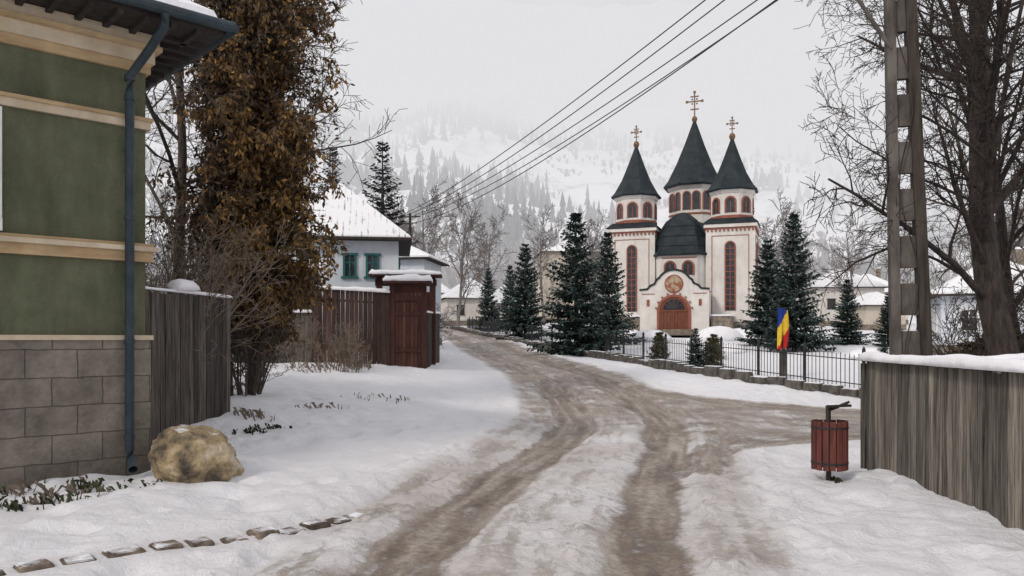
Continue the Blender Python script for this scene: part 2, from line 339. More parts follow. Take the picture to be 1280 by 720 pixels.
submesh('snow_ground',~rf);submesh('road',rf)

# ------------------------------------------------------------------ hills
HY=[100,126,160,200,300,400,500,700,950];HZ=[3,4.4,13,27,64,110,168,300,380]
def hillz(x,y):
    k=1-.30*ss((x/np.maximum(y,1)-.22)/.35)+.12*ss((-x/np.maximum(y,1)-.1)/.4)
    z=np.interp(y,HY,HZ);n=(fbm(x*.012,y*.012,5,2)-.5)*np.clip((y-135)*.22,0,60)
    n2=(fbm(x*.05,y*.05,4,12)-.5)*np.clip((y-135)*.06,0,9)
    return 4.4+(z-4.4)*k+n+n2-.4
hx=np.linspace(-800,900,300);hy=np.concatenate([np.linspace(126,300,90),np.linspace(304,950,110)])
HXg,HYg=np.meshgrid(hx,hy);HZg=hillz(HXg,HYg);HZg[0,:]=3.0
hi=np.arange(HXg.size).reshape(HXg.shape)
hf=np.stack([hi[:-1,:-1],hi[:-1,1:],hi[1:,1:],hi[1:,:-1]],-1).reshape(-1,4)
me=bpy.data.meshes.new('hillside');me.from_pydata(np.stack([HXg,HYg,HZg],-1).reshape(-1,3).tolist(),[],hf.tolist())
me.polygons.foreach_set('use_smooth',[True]*len(hf))
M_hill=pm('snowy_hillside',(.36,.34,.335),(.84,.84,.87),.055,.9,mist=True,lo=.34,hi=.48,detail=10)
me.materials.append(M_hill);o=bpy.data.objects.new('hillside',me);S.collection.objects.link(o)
mb=MB();rf_=random.Random(11)
def conif(mb,x,y,z,h,w,n=5):
    a0=rf_.random()*6;r=rf_.random()
    for (z0,z1,k) in((.08,.6,1.),(.42,1.,.62)):
        b=len(mb.v)
        for i in range(n):
            t=a0+i*6.283/n+z0*3;kk=w*k*(.6+.6*rf_.random());mb.v.append((x+kk*math.cos(t),y+kk*math.sin(t),z+h*(z0+.08*rf_.random())))
        mb.v.append((x,y,z+h*z1))
        for i in range(n): mb.face((b+i,b+(i+1)%n,b+n),0,r)
NC=18000
xx=np.array([rf_.uniform(-1,1) for _ in range(NC)]);yy=np.array([rf_.uniform(0,1) for _ in range(NC)])
py=150+yy**.8*400;px=xx*py*.75+20
mask=fbm(px*.026,py*.042,4,30)
pz=hillz(px,py)
for i in range(NC):
    el=pz[i]/py[i];ra=px[i]/py[i]
    thr=.68-.17*float(ss((el-.20)/.08))*float(ss((.20-ra)/.25))-.06*float(ss((el-.22)/.06))
    if mask[i]+rf_.uniform(-.07,.07)>thr or rf_.random()<.010:
        conif(mb,px[i],py[i],pz[i]-.5,rf_.uniform(4,9.5),rf_.uniform(1.0,2.0))
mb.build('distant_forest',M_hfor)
mb=MB();NC=11000
sx=np.array([rf_.uniform(-1,1) for _ in range(NC)]);sy=np.array([rf_.uniform(0,1) for _ in range(NC)])
py=132+sy**1.3*330;px=sx*py*.75+15;mask=fbm(px*.035,py*.06,3,50);pz=hillz(px,py)
for i in range(NC):
    el=pz[i]/py[i]
    if mask[i]>.55-.10*float(ss((.12-el)/.08)):
        big=el<.11
        h=rf_.uniform(2,6)*1.2 if big else rf_.uniform(1,2.8);x,y,z=px[i],py[i],pz[i];r=rf_.random()
        for k in range(8 if big else 5):
            a=rf_.random()*6.28;w=h*rf_.uniform(.1,.55);t=rf_.uniform(.6,1)*h
            bx=x+rf_.uniform(-.2,.2);e=.16
            mb.poly([(bx-e,y,z-.3),(bx+e,y,z-.3),(x+w*math.cos(a)+.06,y+w*math.sin(a),z+t),(x+w*math.cos(a)-.22,y+w*math.sin(a),z+t*.9)],0,r)
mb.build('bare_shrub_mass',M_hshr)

# ------------------------------------------------------------------ trees
def rvec(r): return Vector((r.gauss(0,1),r.gauss(0,1),r.gauss(0,1)))
def grow(mb,p,d,L,rad,lvl,P,r):
    ns=P['seg'][lvl];pts=[p.copy()];rads=[rad];d=d.normalized();step=L/ns;dirs=[d.copy()]
    for i in range(ns):
        d=(d+rvec(r)*P['wob'][lvl]+Vector((0,0,P['trop'][lvl]))).normalized()
        p=p+d*step;pts.append(p.copy());dirs.append(d.copy())
        rads.append(max(P['rmin'],rad*(1-(i+1)/ns*(P['tap'] if lvl<P['max'] else .7))))
    mb.tube(pts,rads,P['sides'][lvl],0,r.random())
    if lvl>=P['max']: return
    n=P['n'][lvl]
    for k in range(n):
        t=P['t0'][lvl]+(1-P['t0'][lvl])*(k+r.random())/n
        f=t*ns;i=min(int(f),ns-1);q=pts[i].lerp(pts[i+1],f-i);dr=dirs[i+1]
        a=rvec(r);a=(a-dr*a.dot(dr)).normalized()
        ang=math.radians(r.uniform(*P['ang'][lvl]))
        nd=dr*math.cos(ang)+a*math.sin(ang)
        if 'bias' in P and lvl==0: nd=(nd+P['bias']*r.uniform(0,1)).normalized()
        rr=rads[i]*r.uniform(.38,.62)
        ln=L*P['len'][lvl]*r.uniform(.7,1.15)*(1.1-.45*t)
        if lvl==0 and 'low' in P: ln*=min(1,.45+P['low']*t);rr*=min(1,.5+t)
        grow(mb,q,nd,ln,max(rr,P['rmin']),lvl+1,P,r)
def bare(seed,h,rad,lv=4,n=(9,6,5,4),rmin=.006,trop=(.02,.06,.03,.0,-.02),t0=.28,bias=None,wob=.1,lens=(.52,.5,.5,.5),ang0=(35,65),low=None):
    mb=MB();P=dict(seg=(9,7,5,4,3),wob=(wob*.6,wob,wob*1.3,wob*1.5,wob*1.6),trop=trop,rmin=rmin,tap=.75,max=lv,sides=(8,5,4,3,3),n=n,t0=(t0,.2,.15,.1),ang=(ang0,(30,60),(30,60),(30,65)),len=lens)
    if bias: P['bias']=bias
    if low: P['low']=low
    grow(mb,Vector((0,0,-.2)),Vector((0,0,1)),h,rad,0,P,random.Random(seed))
    return mb
def place(t,name,mat,x,y): return t.build(name,mat,loc=(x,y,H(x,y)),smooth=True)
place(bare(25,13,.28,n=(22,9,7,5),bias=Vector((-.95,-.1,.30)),t0=.2,rmin=.006,lens=(.44,.5,.5,.55),trop=(.01,.03,-.02,-.05,-.06),low=.9),'bare_tree',M_barkD,8.9,14)
place(bare(34,11.5,.17,n=(16,8,6,5),bias=Vector((-.6,0,.3)),t0=.2,rmin=.007,lens=(.46,.5,.5,.5)),'bare_tree',M_barkD,12.8,20)
place(bare(35,11,.15,n=(13,7,6,4),t0=.22,rmin=.010),'bare_tree',M_bark,18.2,29)
place(bare(39,9,.12,n=(12,7,5,4),t0=.15,rmin=.010),'bare_tree',M_bark,21.5,33)
place(bare(44,15.0,.24,n=(15,8,7,5),t0=.28,rmin=.009,lens=(.44,.5,.5,.5)),'bare_tree',M_bark,-7.3,23)
place(bare(47,13,.16,n=(15,8,7,5),t0=.2,rmin=.008),'bare_tree',M_bark,-7.7,18.6)
far=[]
for s in(61,62,63):
    t=bare(s,12,.2,lv=3,n=(14,8,7),t0=.12,rmin=.024,lens=(.5,.5,.45,.5),ang0=(25,50))
    me_o=t.build('tmp',M_barkfar,smooth=True);far.append(me_o.data);bpy.data.objects.remove(me_o)
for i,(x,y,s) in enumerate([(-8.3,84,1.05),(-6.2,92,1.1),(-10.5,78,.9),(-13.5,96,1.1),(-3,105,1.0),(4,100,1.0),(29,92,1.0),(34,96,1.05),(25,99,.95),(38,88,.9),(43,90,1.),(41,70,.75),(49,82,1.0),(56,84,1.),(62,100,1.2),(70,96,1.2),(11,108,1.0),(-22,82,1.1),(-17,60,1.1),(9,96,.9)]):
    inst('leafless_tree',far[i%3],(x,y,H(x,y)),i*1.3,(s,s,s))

def spruce(seed,h,Rb,dens=1.0,droop=.25,z0=.04,frost=.1,bark=2,pw=.8,wd=1.0,ns_=4):
    mb=MB();r=random.Random(seed)
    mb.tube([Vector((0,0,-.2)),Vector((0,0,h*.5)),Vector((0,0,h*.98))],[h*.018,h*.011,.01],6,bark)
    nw=int(h*4.6*dens)
    for w in range(nw):
        t=z0+(1-z0)*(w+r.random()*.8)/nw
        if t>.985: continue
        R0=Rb*(1-t)**pw*r.uniform(.78,1.12)+.05
        nb=int(6+6*(1-t))
        a0=r.random()*6.28
        for b in range(nb):
            a=a0+6.283*b/nb+r.uniform(-.35,.35);L=R0*r.uniform(.62,1.2)
            up=.6*t-droop*(1-t)+r.uniform(-.12,.12)
            o=Vector((0,0,t*h));out=Vector((math.cos(a),math.sin(a),0));side=Vector((-math.sin(a),math.cos(a),0))
            k=max(3,int(L/.15))
            for j in range(k):
                u=(j+.7)/k
                if u<.12: continue
                p=o+out*(L*u)+Vector((0,0,L*(up*u+.18*u*u)))
                sl=(.20+.30*L*.5*(1.15-u))*r.uniform(.7,1.3);sl=min(sl,.55)
                for sd_ in(-1,1,0,2)[:ns_]:
                    if sd_==0: dv=(out*.9+Vector((0,0,r.uniform(-.5,.3)))).normalized()
                    elif sd_==2: dv=(out*.4+side*r.uniform(-.5,.5)+Vector((0,0,r.uniform(-1.1,-.3)))).normalized()
                    else: dv=(out*.75+side*sd_*r.uniform(.5,1.1)+Vector((0,0,r.uniform(-.45,.15)))).normalized()
                    q=p+dv*sl;pr=dv.cross(Vector((r.uniform(-.7,.7),r.uniform(-.7,.7),1))).normalized()*(.055+.045*r.random())*wd
                    md=p.lerp(q,.45)
                    m=1 if (sd_!=2 and r.random()<frost*(.3+u)) else 0
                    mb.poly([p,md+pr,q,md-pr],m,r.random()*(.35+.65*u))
    return mb
def mk(mb,mats):
    o=mb.build('tmp',mats);d=o.data;bpy.data.objects.remove(o);return d
sp=[mk(spruce(s,8,2.05,1.0,frost=.14),[M_needle,M_frost,M_bark]) for s in(1,2)]
spn=mk(spruce(5,8,1.75,1.0,frost=.12),[M_needle,M_frost,M_bark])
spd=mk(spruce(8,14,3.3,.55,.42,.1,.04,pw=.95,ns_=3,wd=1.1),[M_needleD,M_frost,M_bark])
spy=mk(spruce(9,1.6,.45,2.2,-.3,.02,.05,wd=.5),[M_yellowcon,M_frost,M_bark])
for me_,x,y,h,hh,k in[(sp[0],3.45,43,7.7,8,1.14),(spn,.95,58,7.1,8,1.15),(sp[1],6.2,52,7.4,8,1.0),(sp[1],16.2,46,8.0,8,1.0),(spn,16.3,51,6.9,8,1.25),
      (sp[0],21.8,52,4.3,8,1.2),(spn,23.5,50,3.4,8,1.3),(spn,19.4,58,5.0,8,1.),(spn,-2.2,74,6.0,8,1.),(sp[0],-.2,80,6.5,8,1.0)]:
    s=h/hh;inst('spruce_tree',me_,(x,y,H(x,y)-.05),x,(s*k,s*k,s))
for x,y,h,k in[(-8.9,55,13.8,1.1),(-14.8,66,15.5,1),(-18,62,14,.9)]: inst('tall_spruce_tree',spd,(x,y,H(x,y)),x,(h/14*k,h/14*k,h/14))
for x,y,h in[(8.1,32.5,1.2),(6.9,37.5,1.3),(9.6,38,1.2)]: inst('small_conifer',spy,(x,y,H(x,y)-.03),x,(h/1.6*1.2,h/1.6*1.2,h/1.6))
for x,y,h in[(7.35,32,1.65),(15.8,34,1.2)]: s=h/8;inst('young_spruce',sp[0],(x,y,H(x,y)-.05),x,(s*1.3,s*1.3,s))

def rusty():
    mb=MB();r=random.Random(77);h=13
    mb.tube([Vector((0,0,-.3)),Vector((.1,0,4)),Vector((-.1,0,8)),Vector((0,0,h))],[.16,.14,.1,.02],8,2)
    mb.tube([Vector((-.6,.2,-.3)),Vector((-.9,.3,4)),Vector((-1.2,.1,9))],[.11,.09,.03],7,2)
    for b in range(1050):
        z=1.5+(h-1.5)*r.random()**1.2;t=(z-1.5)/(h-1.5)
        a=r.random()*6.283
        env=(2.15 if t<.5 else 2.15*(1-(t-.5)/.85))*(.50+.50*min(1,t/.16))*(.84+.20*math.sin(z*2.1+a*1.5)+.13*math.sin(z*5.3+a*3))
        if math.cos(a)<0: env*=.88
        L=env*r.uniform(.4,1.12)
        out=Vector((math.cos(a),math.sin(a),0));up=r.uniform(-.1,.6)
        pts=[];p=Vector((-.1,0,z));d=(out+Vector((0,0,up))).normalized();n=6
        for j in range(n+1):
            pts.append(p.copy());d=(d+rvec(r)*.10+Vector((0,0,-.11))).normalized();p=p+d*L/n
        mb.tube(pts,[.018*(1-.8*j/n)+.004 for j in range(n+1)],3,2)
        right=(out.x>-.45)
        for j in range(1,n+1):
            for k in range(3):
                q0=pts[j-1].lerp(pts[j],r.random());dv=(rvec(r)*.45+d*.3+Vector((0,0,-.5))).normalized();tl=r.uniform(.2,.5)*(1 if j>1 else .5)
                q1=q0+dv*tl
                if r.random()<.5: mb.tube([q0,q1],[.006,.003],3,2)
                nl=(8 if right else 6)
                den=float(fbm(q0.x*1.1+q0.y*.5+20,q0.z*.9,2,60))
                if den<.34: nl=2
                for l in range(nl):
                    c=q0.lerp(q1,r.random())+rvec(r)*.035
                    dv2=(rvec(r)*.55+Vector((0,0,-.75))).normalized();s=r.uniform(.09,.19)
                    w=dv2.cross(rvec(r)).normalized()*s*.22
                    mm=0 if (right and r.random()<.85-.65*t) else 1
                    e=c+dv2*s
                    mb.poly([c,c.lerp(e,.5)+w,e,c.lerp(e,.5)-w],mm,r.random()*(.35+.65*j/n))  # depth painted into leaf tone: darker near the trunk, brighter at branch tips
    return mb
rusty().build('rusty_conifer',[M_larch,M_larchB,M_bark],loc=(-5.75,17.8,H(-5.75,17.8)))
def shrub(seed,h,n0,mat,rmin,name,x,y):
    mb=MB();r=random.Random(seed)
    P=dict(seg=(5,4,3,3),wob=(.10,.14,.18,.2),trop=(.03,.02,0,0),rmin=rmin,tap=.8,max=3,sides=(4,3,3,3),n=(6,4,3),t0=(.2,.2,.2),ang=((20,45),(25,55),(25,60)),len=(.5,.5,.5))
    for i in range(n0):
        a=r.random()*6.28;k=r.uniform(.1,.55)
        grow(mb,Vector((math.cos(a)*.2,math.sin(a)*.2,-.05)),Vector((math.cos(a)*k,math.sin(a)*k,1)),h*r.uniform(.6,1),.012+.012*h/3,0,P,r)
    return mb.build(name,mat,loc=(x,y,H(x,y)))
shrub(5,3.6,20,M_twig,.005,'bare_shrub',-6.1,13.9);shrub(6,3.4,16,M_twig,.005,'bare_shrub',-6.7,15.2);shrub(7,4.2,14,M_bark,.005,'bare_shrub',-7.0,16.5)
shrub(15,1.9,18,M_bark,.005,'bare_shrub',-5.6,17.0)
shrub(8,1.5,14,M_twig,.005,'dry_shrub',-5.4,24.5);shrub(9,1.7,12,M_twig,.005,'dry_shrub',-6.9,26);shrub(10,1.0,10,M_twig,.005,'dry_shrub',-5.0,24.9)
shrub(12,2.6,14,M_barkfar,.008,'dry_shrub',-4.2,33);shrub(13,3.2,16,M_bark,.008,'dry_shrub',12.4,17.2);shrub(14,3.0,16,M_bark,.008,'dry_shrub',10.6,18.5)
mb=MB();r=random.Random(5)
for i in range(5200):
    a=r.random()*6.28;u=r.random();rr=(1-u*u)**.5*1.5*r.uniform(.55,1)
    c=Vector((rr*math.cos(a)*1.7,rr*math.sin(a),u*1.9));dv=(rvec(r)*.5+Vector((math.cos(a),math.sin(a),.3))).normalized();s=r.uniform(.12,.25);w=dv.cross(rvec(r)).normalized()*.035;e=c+dv*s
    mb.poly([c,c.lerp(e,.5)+w,e,c.lerp(e,.5)-w],0 if r.random()<.6 else 1,r.random())
mb.build('juniper_bush',[M_larchB,M_yellowcon],loc=(12.2,19.5,H(12.2,19.5)-.1))

# ------------------------------------------------------------------ generic parts
def arch_pts(cx,z0,z1,w,n=10):
    rr=w/2;zc=z1-rr
    P=[(cx-rr,z0),(cx-rr,zc)]
    for i in range(1,n): a=math.pi-math.pi*i/n;P.append((cx+rr*math.cos(a),zc+rr*math.sin(a)))
    P+=[(cx+rr,zc),(cx+rr,z0)];return P
def mapxf(o,ang,dist):
    n=(math.cos(ang),math.sin(ang));t=(-n[1],n[0])
    return lambda u,z,k:(o[0]+n[0]*(dist+k)+t[0]*u,o[1]+n[1]*(dist+k)+t[1]*u,z)
def arch_panel(mb,f,cx,z0,z1,w,k0,k1,m):
    P=arch_pts(cx,z0,z1,w);mb.loft([[f(u,z,k0) for u,z in P],[f(u,z,k1) for u,z in P]],m)
def arch_ring(mb,f,cx,z0,z1,w,t,k0,k1,m):
    I=arch_pts(cx,z0,z1,w);O=arch_pts(cx,z0,z1+t,w+2*t);n=len(I)
    b=len(mb.v)
    for k in(k0,k1):
        for u,z in O: mb.v.append(f(u,z,k))
        for u,z in I: mb.v.append(f(u,z,k))
    for i in range(n-1):
        o0,o1,i0,i1=b+i,b+i+1,b+n+i,b+n+i+1;D=2*n
        mb.face((o0+D,o1+D,i1+D,i0+D),m);mb.face((o0,o1,o1+D,o0+D),m);mb.face((i0,i1,i1+D,i0+D),m)

# ------------------------------------------------------------------ church
zc_=H(13.65,65)-.05
CH=empty('orthodox_church',(13.65,65,zc_),math.radians(-20))
W=MB();RF=MB();TR=MB();GL=MB();ST=MB();SN=MB();GO=MB();DR=MB()
def cross(mb,x,y,z0,h,t=.09):
    mb.lathe([(.05,z0-.2),(.20,z0),(.26,z0+.2),(.20,z0+.4),(.05,z0+.5)],10,(x,y),0)
    zz=z0+.45;H_=h-.45
    mb.box((x,y,zz+H_/2),(t,t*.8,H_));mb.box((x,y,zz+H_*.62),(H_*.62,t*.7,t));mb.box((x,y,zz+H_*.82),(H_*.34,t*.7,t));mb.box((x,y,zz+H_*.30),(H_*.34,t*.7,t))
    for dx,dz in((-.31,.62),(.31,.62),(0,1.0)):
        mb.box((x+dx*H_,y,zz+dz*H_),(t*2,t*.9,t*2),0)
    for q in(0,1,2,3):
        a=math.pi/4+q*math.pi/2;mb.box((x+.13*H_*math.cos(a),y,zz+H_*.62+.13*H_*math.sin(a)),(t*1.3,t*.6,t*1.3))
for sx_ in(-1,1):
    cx=sx_*3.95;cy=1.9
    W.box((cx,cy,4.45),(3.8,3.8,8.9))
    ST.box((cx,cy,.55),(3.95,3.95,1.1))
    W.box((cx,cy,8.78),(4.12,4.12,.26));TR.box((cx,cy,8.59),(3.98,3.98,.10))
    for k in range(12):
        for sg_ in(-1,1):
            TR.box((cx-1.75+k*.318,cy+sg_*1.955,8.42),(.13,.10,.16));TR.box((cx+sg_*1.955,cy-1.75+k*.318,8.42),(.10,.13,.16))
    for ang in(-math.pi/2,0,math.pi,math.pi/2):
        f=mapxf((cx,cy),ang,1.9);fr_=abs(math.sin(ang))>.5
        arch_ring(TR,f,0,2.0,7.45,.66,.10,.0,.09,0)
        arch_panel(GL,f,0,2.0,7.45,.66,0,.03,0)
        for z in np.arange(2.35,7.3,.46):
            p=f(0,z,.045);TR.box(p,(.66 if fr_ else .03,.03 if fr_ else .66,.055))
        p=f(0,4.6,.05);TR.box(p,(.06 if fr_ else .03,.03 if fr_ else .06,5.2))
        for u in(-1.42,1.42):
            p=f(u,4.9,.012);TR.box(p,(.05,.05,6.2))
        p=f(0,7.98,.012);TR.box(p,(2.89,.05,.05) if fr_ else (.05,2.89,.05))
    r45=math.pi/4
    RF.lathe([(3.05,8.95),(3.0,9.02),(2.35,9.42)],4,(cx,cy),0,r45)
    o8=math.pi/8
    TR.lathe([(1.80,9.3),(1.80,9.66)],8,(cx,cy),0,o8);W.lathe([(1.75,9.2),(1.75,11.72)],8,(cx,cy),0,o8)
    W.lathe([(1.84,11.45),(1.95,11.70)],8,(cx,cy),0,o8)
    for k in range(8):
        f=mapxf((cx,cy),k*math.pi/4,1.75*math.cos(o8))
        arch_ring(TR,f,0,9.85,11.05,.66,.13,0,.07,0);arch_panel(GL,f,0,9.85,11.05,.66,0,.02,0)
        p=f(0,10.3,.03);TR.box(p,(.05,.05,.9))
    RF.lathe([(2.12,11.68),(2.18,11.78),(1.85,12.15),(1.25,13.2),(.72,14.5),(.06,16.25)],8,(cx,cy),0,o8)
    cross(GO,cx,cy,16.1,1.75,.075)
cx,cy=0,9.3;o8=math.pi/8
W.lathe([(2.35,7),(2.35,13.6)],8,(cx,cy),0,o8);W.lathe([(2.45,13.3),(2.6,13.62)],8,(cx,cy),0,o8);TR.lathe([(2.42,10.95),(2.42,11.1)],8,(cx,cy),0,o8)
for k in range(8):
    f=mapxf((cx,cy),k*math.pi/4,2.35*math.cos(o8))
    for u in(-.42,.42):
        arch_ring(TR,f,u,11.35,12.95,.56,.10,0,.07,0);arch_panel(GL,f,u,11.35,12.95,.56,0,.02,0)
RF.lathe([(2.85,13.55),(2.92,13.68),(2.5,14.2),(1.7,15.8),(.95,17.6),(.08,19.95)],8,(cx,cy),0,o8)
cross(GO,cx,cy,19.8,2.7,.11)
W.box((0,12.5,3.9),(9.6,17.4,7.8));ST.box((0,12.5,.5),(9.8,17.6,1.0))
RF.loft([[(-5.2,3.6,7.8),(5.2,3.6,7.8),(5.2,21.6,7.8),(-5.2,21.6,7.8)],[(-5.2,3.6,7.92),(5.2,3.6,7.92),(5.2,21.6,7.92),(-5.2,21.6,7.92)],[(-.3,5,10.2),(.3,5,10.2),(.3,18,10.2),(-.3,18,10.2)]])
W.lathe([(3.2,0),(3.2,6.5)],12,(0,21.2));RF.lathe([(3.5,6.5),(1.8,8.2),(.1,9)],12,(0,21.2))
for sx_ in(-1,1):
    for yy_ in(7,10.5,14,17.5):
        f=mapxf((0,yy_),0 if sx_>0 else math.pi,4.8);arch_ring(TR,f,0,2.4,6.2,.9,.16,0,.08,0);arch_panel(GL,f,0,2.4,6.2,.9,0,.03,0)
fp=[(-2.04,3.4),(-2.04,.3),(-1.45,-.5),(1.45,-.5),(2.04,.3),(2.04,3.4)]
W.loft([[(x,y,0) for x,y in fp],[(x,y,6.55) for x,y in fp]])
def sc(fp,s,z,c=(0,1.9)): return [(c[0]+(x-c[0])*s,c[1]+(y-c[1])*s,z) for x,y in fp]
bell=[(1.10,6.5),(1.11,6.62),(1.0,6.95),(.97,7.6),(.86,8.5),(.62,9.4),(.32,9.95),(.05,10.25)]
RF.loft([sc(fp,s,z) for s,z in bell])
for vi in range(1,5):
    RF.tube([Vector(sc(fp,s*1.005,z)[vi]) for s,z in bell],[.05]*len(bell),5)
for z,w_ in((7.3,.985),(8.1,.915),(8.95,.75)):
    L_=sc(fp,w_*1.008,z);RF.tube([Vector(L_[i]) for i in range(1,5)],[.03]*4,4)
TR.box((0,-.53,6.30),(2.8,.06,.07))
f=mapxf((0,0),-math.pi/2,.5)
for u in(-.72,.72):
    arch_ring(TR,f,u,4.9,5.95,.72,.14,0,.09,0);arch_panel(GL,f,u,4.9,5.95,.72,0,.03,0)
    TR.box((u,-.55,5.3),(.05,.04,.9))
W.box((0,-1.7,1.75),(5.0,2.5,3.5));ST.box((0,-1.7,.3),(5.12,2.6,.6))
RF.loft([[(-2.6,-2.9,3.5),(2.6,-2.9,3.5),(2.6,-.5,3.5),(-2.6,-.5,3.5)],[(-.2,-2.9,4.3),(.2,-2.9,4.3),(.2,-.5,4.3),(-.2,-.5,4.3)]])
G=[(2.65,0),(2.65,3.55),(2.05,3.6),(1.85,3.85),(1.5,4.0),(1.35,4.3)]
for i in range(1,12): a=math.radians(18+144*i/12);G.append((1.32*math.cos(a),3.85+1.22*math.sin(a)))
G+=[(-1.35,4.3),(-1.5,4.0),(-1.85,3.85),(-2.05,3.6),(-2.65,3.55),(-2.65,0)]
W.loft([[(x,-2.95,z) for x,z in G],[(x,-3.25,z) for x,z in G]])
top=[Vector((x,-3.1,z+.04)) for x,z in G[1:-1]]
for a,b in zip(top[:-1],top[1:]):
    d=b-a;n_=Vector((-d.z,0,d.x)).normalized()*.07;e=d.normalized()*.03
    q4=[(a-e-n_),(b+e-n_),(b+e+n_),(a-e+n_)]
    RF.loft([[p+Vector((0,-.24,0)) for p in q4],[p+Vector((0,.24,0)) for p in q4]])
f=mapxf((0,0),-math.pi/2,3.25)
arch_ring(TR,f,0,0.3,3.0,2.2,.20,0,.10,0)
for i in range(9):
    a=math.pi*(i+.5)/9;TR.box((1.40*math.cos(a),-3.3,1.9+1.40*math.sin(a)),(.11,.2,.11))
arch_panel(DR,f,0,.3,3.0,2.2,0,.03,0)
for u in(-.82,-.55,-.27,.27,.55,.82): DR.box((u,-3.295,1.1),(.04,.05,1.5))
DR.box((0,-3.30,1.1),(.09,.07,1.6));DR.box((0,-3.30,1.92),(2.2,.08,.12));
arch_panel(GL,f,0,2.02,2.84,1.64,.03,.06,0)
for i in range(1,6):
    a=math.pi*i/6;DR.poly([(0,-3.325,2.03),(.82*math.cos(a)+.03,-3.325,2.03+.82*math.sin(a)),(.82*math.cos(a)-.03,-3.325,2.03+.82*math.sin(a))])
def disc(mb,cx,cz,r0,y0,y1,n=24,m=0): mb.loft([[(cx+r0*math.cos(2*math.pi*k/n),y0,cz+r0*math.sin(2*math.pi*k/n)) for k in range(n)],[(cx+r0*math.cos(2*math.pi*k/n),y1,cz+r0*math.sin(2*math.pi*k/n)) for k in range(n)]],m)
MD=MB();disc(MD,0,4.0,.62,-3.25,-3.33)
disc(TR,0,4.0,.72,-3.25,-3.30)
for u in(-2.0,2.0): TR.box((u,-3.27,2.55),(.22,.06,.5));TR.box((u,-3.27,3.25),(1.0,.05,.05))
for i in range(4): ST.box((0,-3.6-.32*i,.24-.08*i),(3.0+.5*i,.6,.48-.16*i))
for u in(-3.5,3.5): ST.box((u,-1.4,.75),(1.5,2.6,1.5));SN.box((u,-1.4,1.56),(1.6,2.7,.12))
for o_,n_,mt in((W,'walls',M_plaster),(RF,'roof',M_slate),(TR,'red_trim',M_red),(GL,'window_glass',M_glass),(ST,'stone_base',M_stone),(SN,'snow_caps',M_snow),(GO,'crosses',M_gold),(DR,'door',M_door),(MD,'medallion',M_mosaic)):
    o_.build(n_,mt,CH)

# ------------------------------------------------------------------ green house at left
GA=math.atan2(.69,.73)
GH=empty('green_stucco_house',(-4.72,10.3,.0),GA)
a=MB();a.box((-4.5,4.5,3.8),(9,9,4.0));
a.build('walls',M_green,GH)
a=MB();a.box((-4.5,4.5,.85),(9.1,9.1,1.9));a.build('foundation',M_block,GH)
a=MB();b=MB()
def band(mb,z0,z1,out): 
    mb.box((-4.5,4.5,(z0+z1)/2),(9+2*out,9+2*out,z1-z0))
band(b,1.80,1.86,.075)
band(a,2.80,2.93,.07);band(b,2.93,2.99,.12);band(a,2.99,3.03,.08)
band(b,4.50,4.60,.05);band(a,4.60,4.645,.075)
band(a,5.22,5.34,.05);band(b,5.34,5.50,.09);band(a,5.50,5.56,.16);band(b,5.56,5.70,.13)
a.build('ochre_moulding',M_ochre,GH);b.build('cream_moulding',M_ochre2,GH)
a=MB();ov=.72
a.box((-4.5,4.5,5.76),(9+2*ov,9+2*ov,.10));
for k in range(32):
    a.box((-9.2+k*.31,-.40,5.68),(.07,.62,.06));a.box((.40,-.2+k*.31,5.68),(.62,.07,.06))
a.build('eave_soffit',M_soffit,GH)
a=MB();e=ov+.04;z=5.82
a.loft([[(-9-e,-e,z),(e,-e,z),(e,9+e,z),(-9-e,9+e,z)],[(-9-e,-e,z+.06),(e,-e,z+.06),(e,9+e,z+.06),(-9-e,9+e,z+.06)],[(-4.6,4.4,z+3),(-4.4,4.4,z+3),(-4.4,4.6,z+3),(-4.6,4.6,z+3)]]);a.build('roof',M_slate,GH)
a=MB();e=ov-.04;z=5.90
a.loft([[(-9-e,-e,z),(e,-e,z),(e,9+e,z),(-9-e,9+e,z)],[(-9-e+.05,-e+.05,z+.13),(e-.05,-e+.05,z+.13),(e-.05,9+e,z+.13),(-9-e,9+e,z+.13)],[(-4.6,4.4,z+3.12),(-4.4,4.4,z+3.12),(-4.4,4.6,z+3.12),(-4.6,4.6,z+3.12)]]);a.build('roof_snow',M_snow,GH)
a=MB();g=ov+.10;zg=5.80
a.tube([Vector((-9.5,-g,zg)),Vector((g,-g,zg))],[.07,.07],10,cap=True);a.tube([Vector((g,-g,zg)),Vector((g,9.5,zg))],[.07,.07],10,cap=True)
x0=-.24
a.tube([Vector((-.05,-g,5.74)),Vector((-.05,-g,5.6)),Vector((-.12,-.5,5.38)),Vector((x0,-.16,5.1)),Vector((x0,-.15,4.9)),Vector((x0,-.15,.42)),Vector((x0,-.19,.3)),Vector((x0-.02,-.34,.2))],[.055]*8,12)
for z in(.55,1.75,2.0,3.3,4.8,5.05): a.tube([Vector((x0,-.15,z)),Vector((x0,-.15,z+.06))],[.066,.066],12,cap=True)
for z in(1.2,2.6,4.2):a.box((x0,-.08,z),(.03,.16,.03))
a.build('gutter_and_downpipe',M_pipe,GH,smooth=False)
a=MB();b=MB()
for wx in(-2.55,-5.5):
    a.box((wx,-.04,3.12),(1.9,.12,.14));a.box((wx,-.03,4.40),(1.9,.10,.14))
    a.box((wx-.87,-.03,3.76),(.16,.10,1.14));a.box((wx+.87,-.03,3.76),(.16,.10,1.14));a.box((wx,-.02,3.76),(.07,.06,1.14))
    b.box((wx,-.006,3.76),(1.58,.03,1.14))
a.build('window_frames',M_white,GH);b.build('window_glass',M_glass,GH)

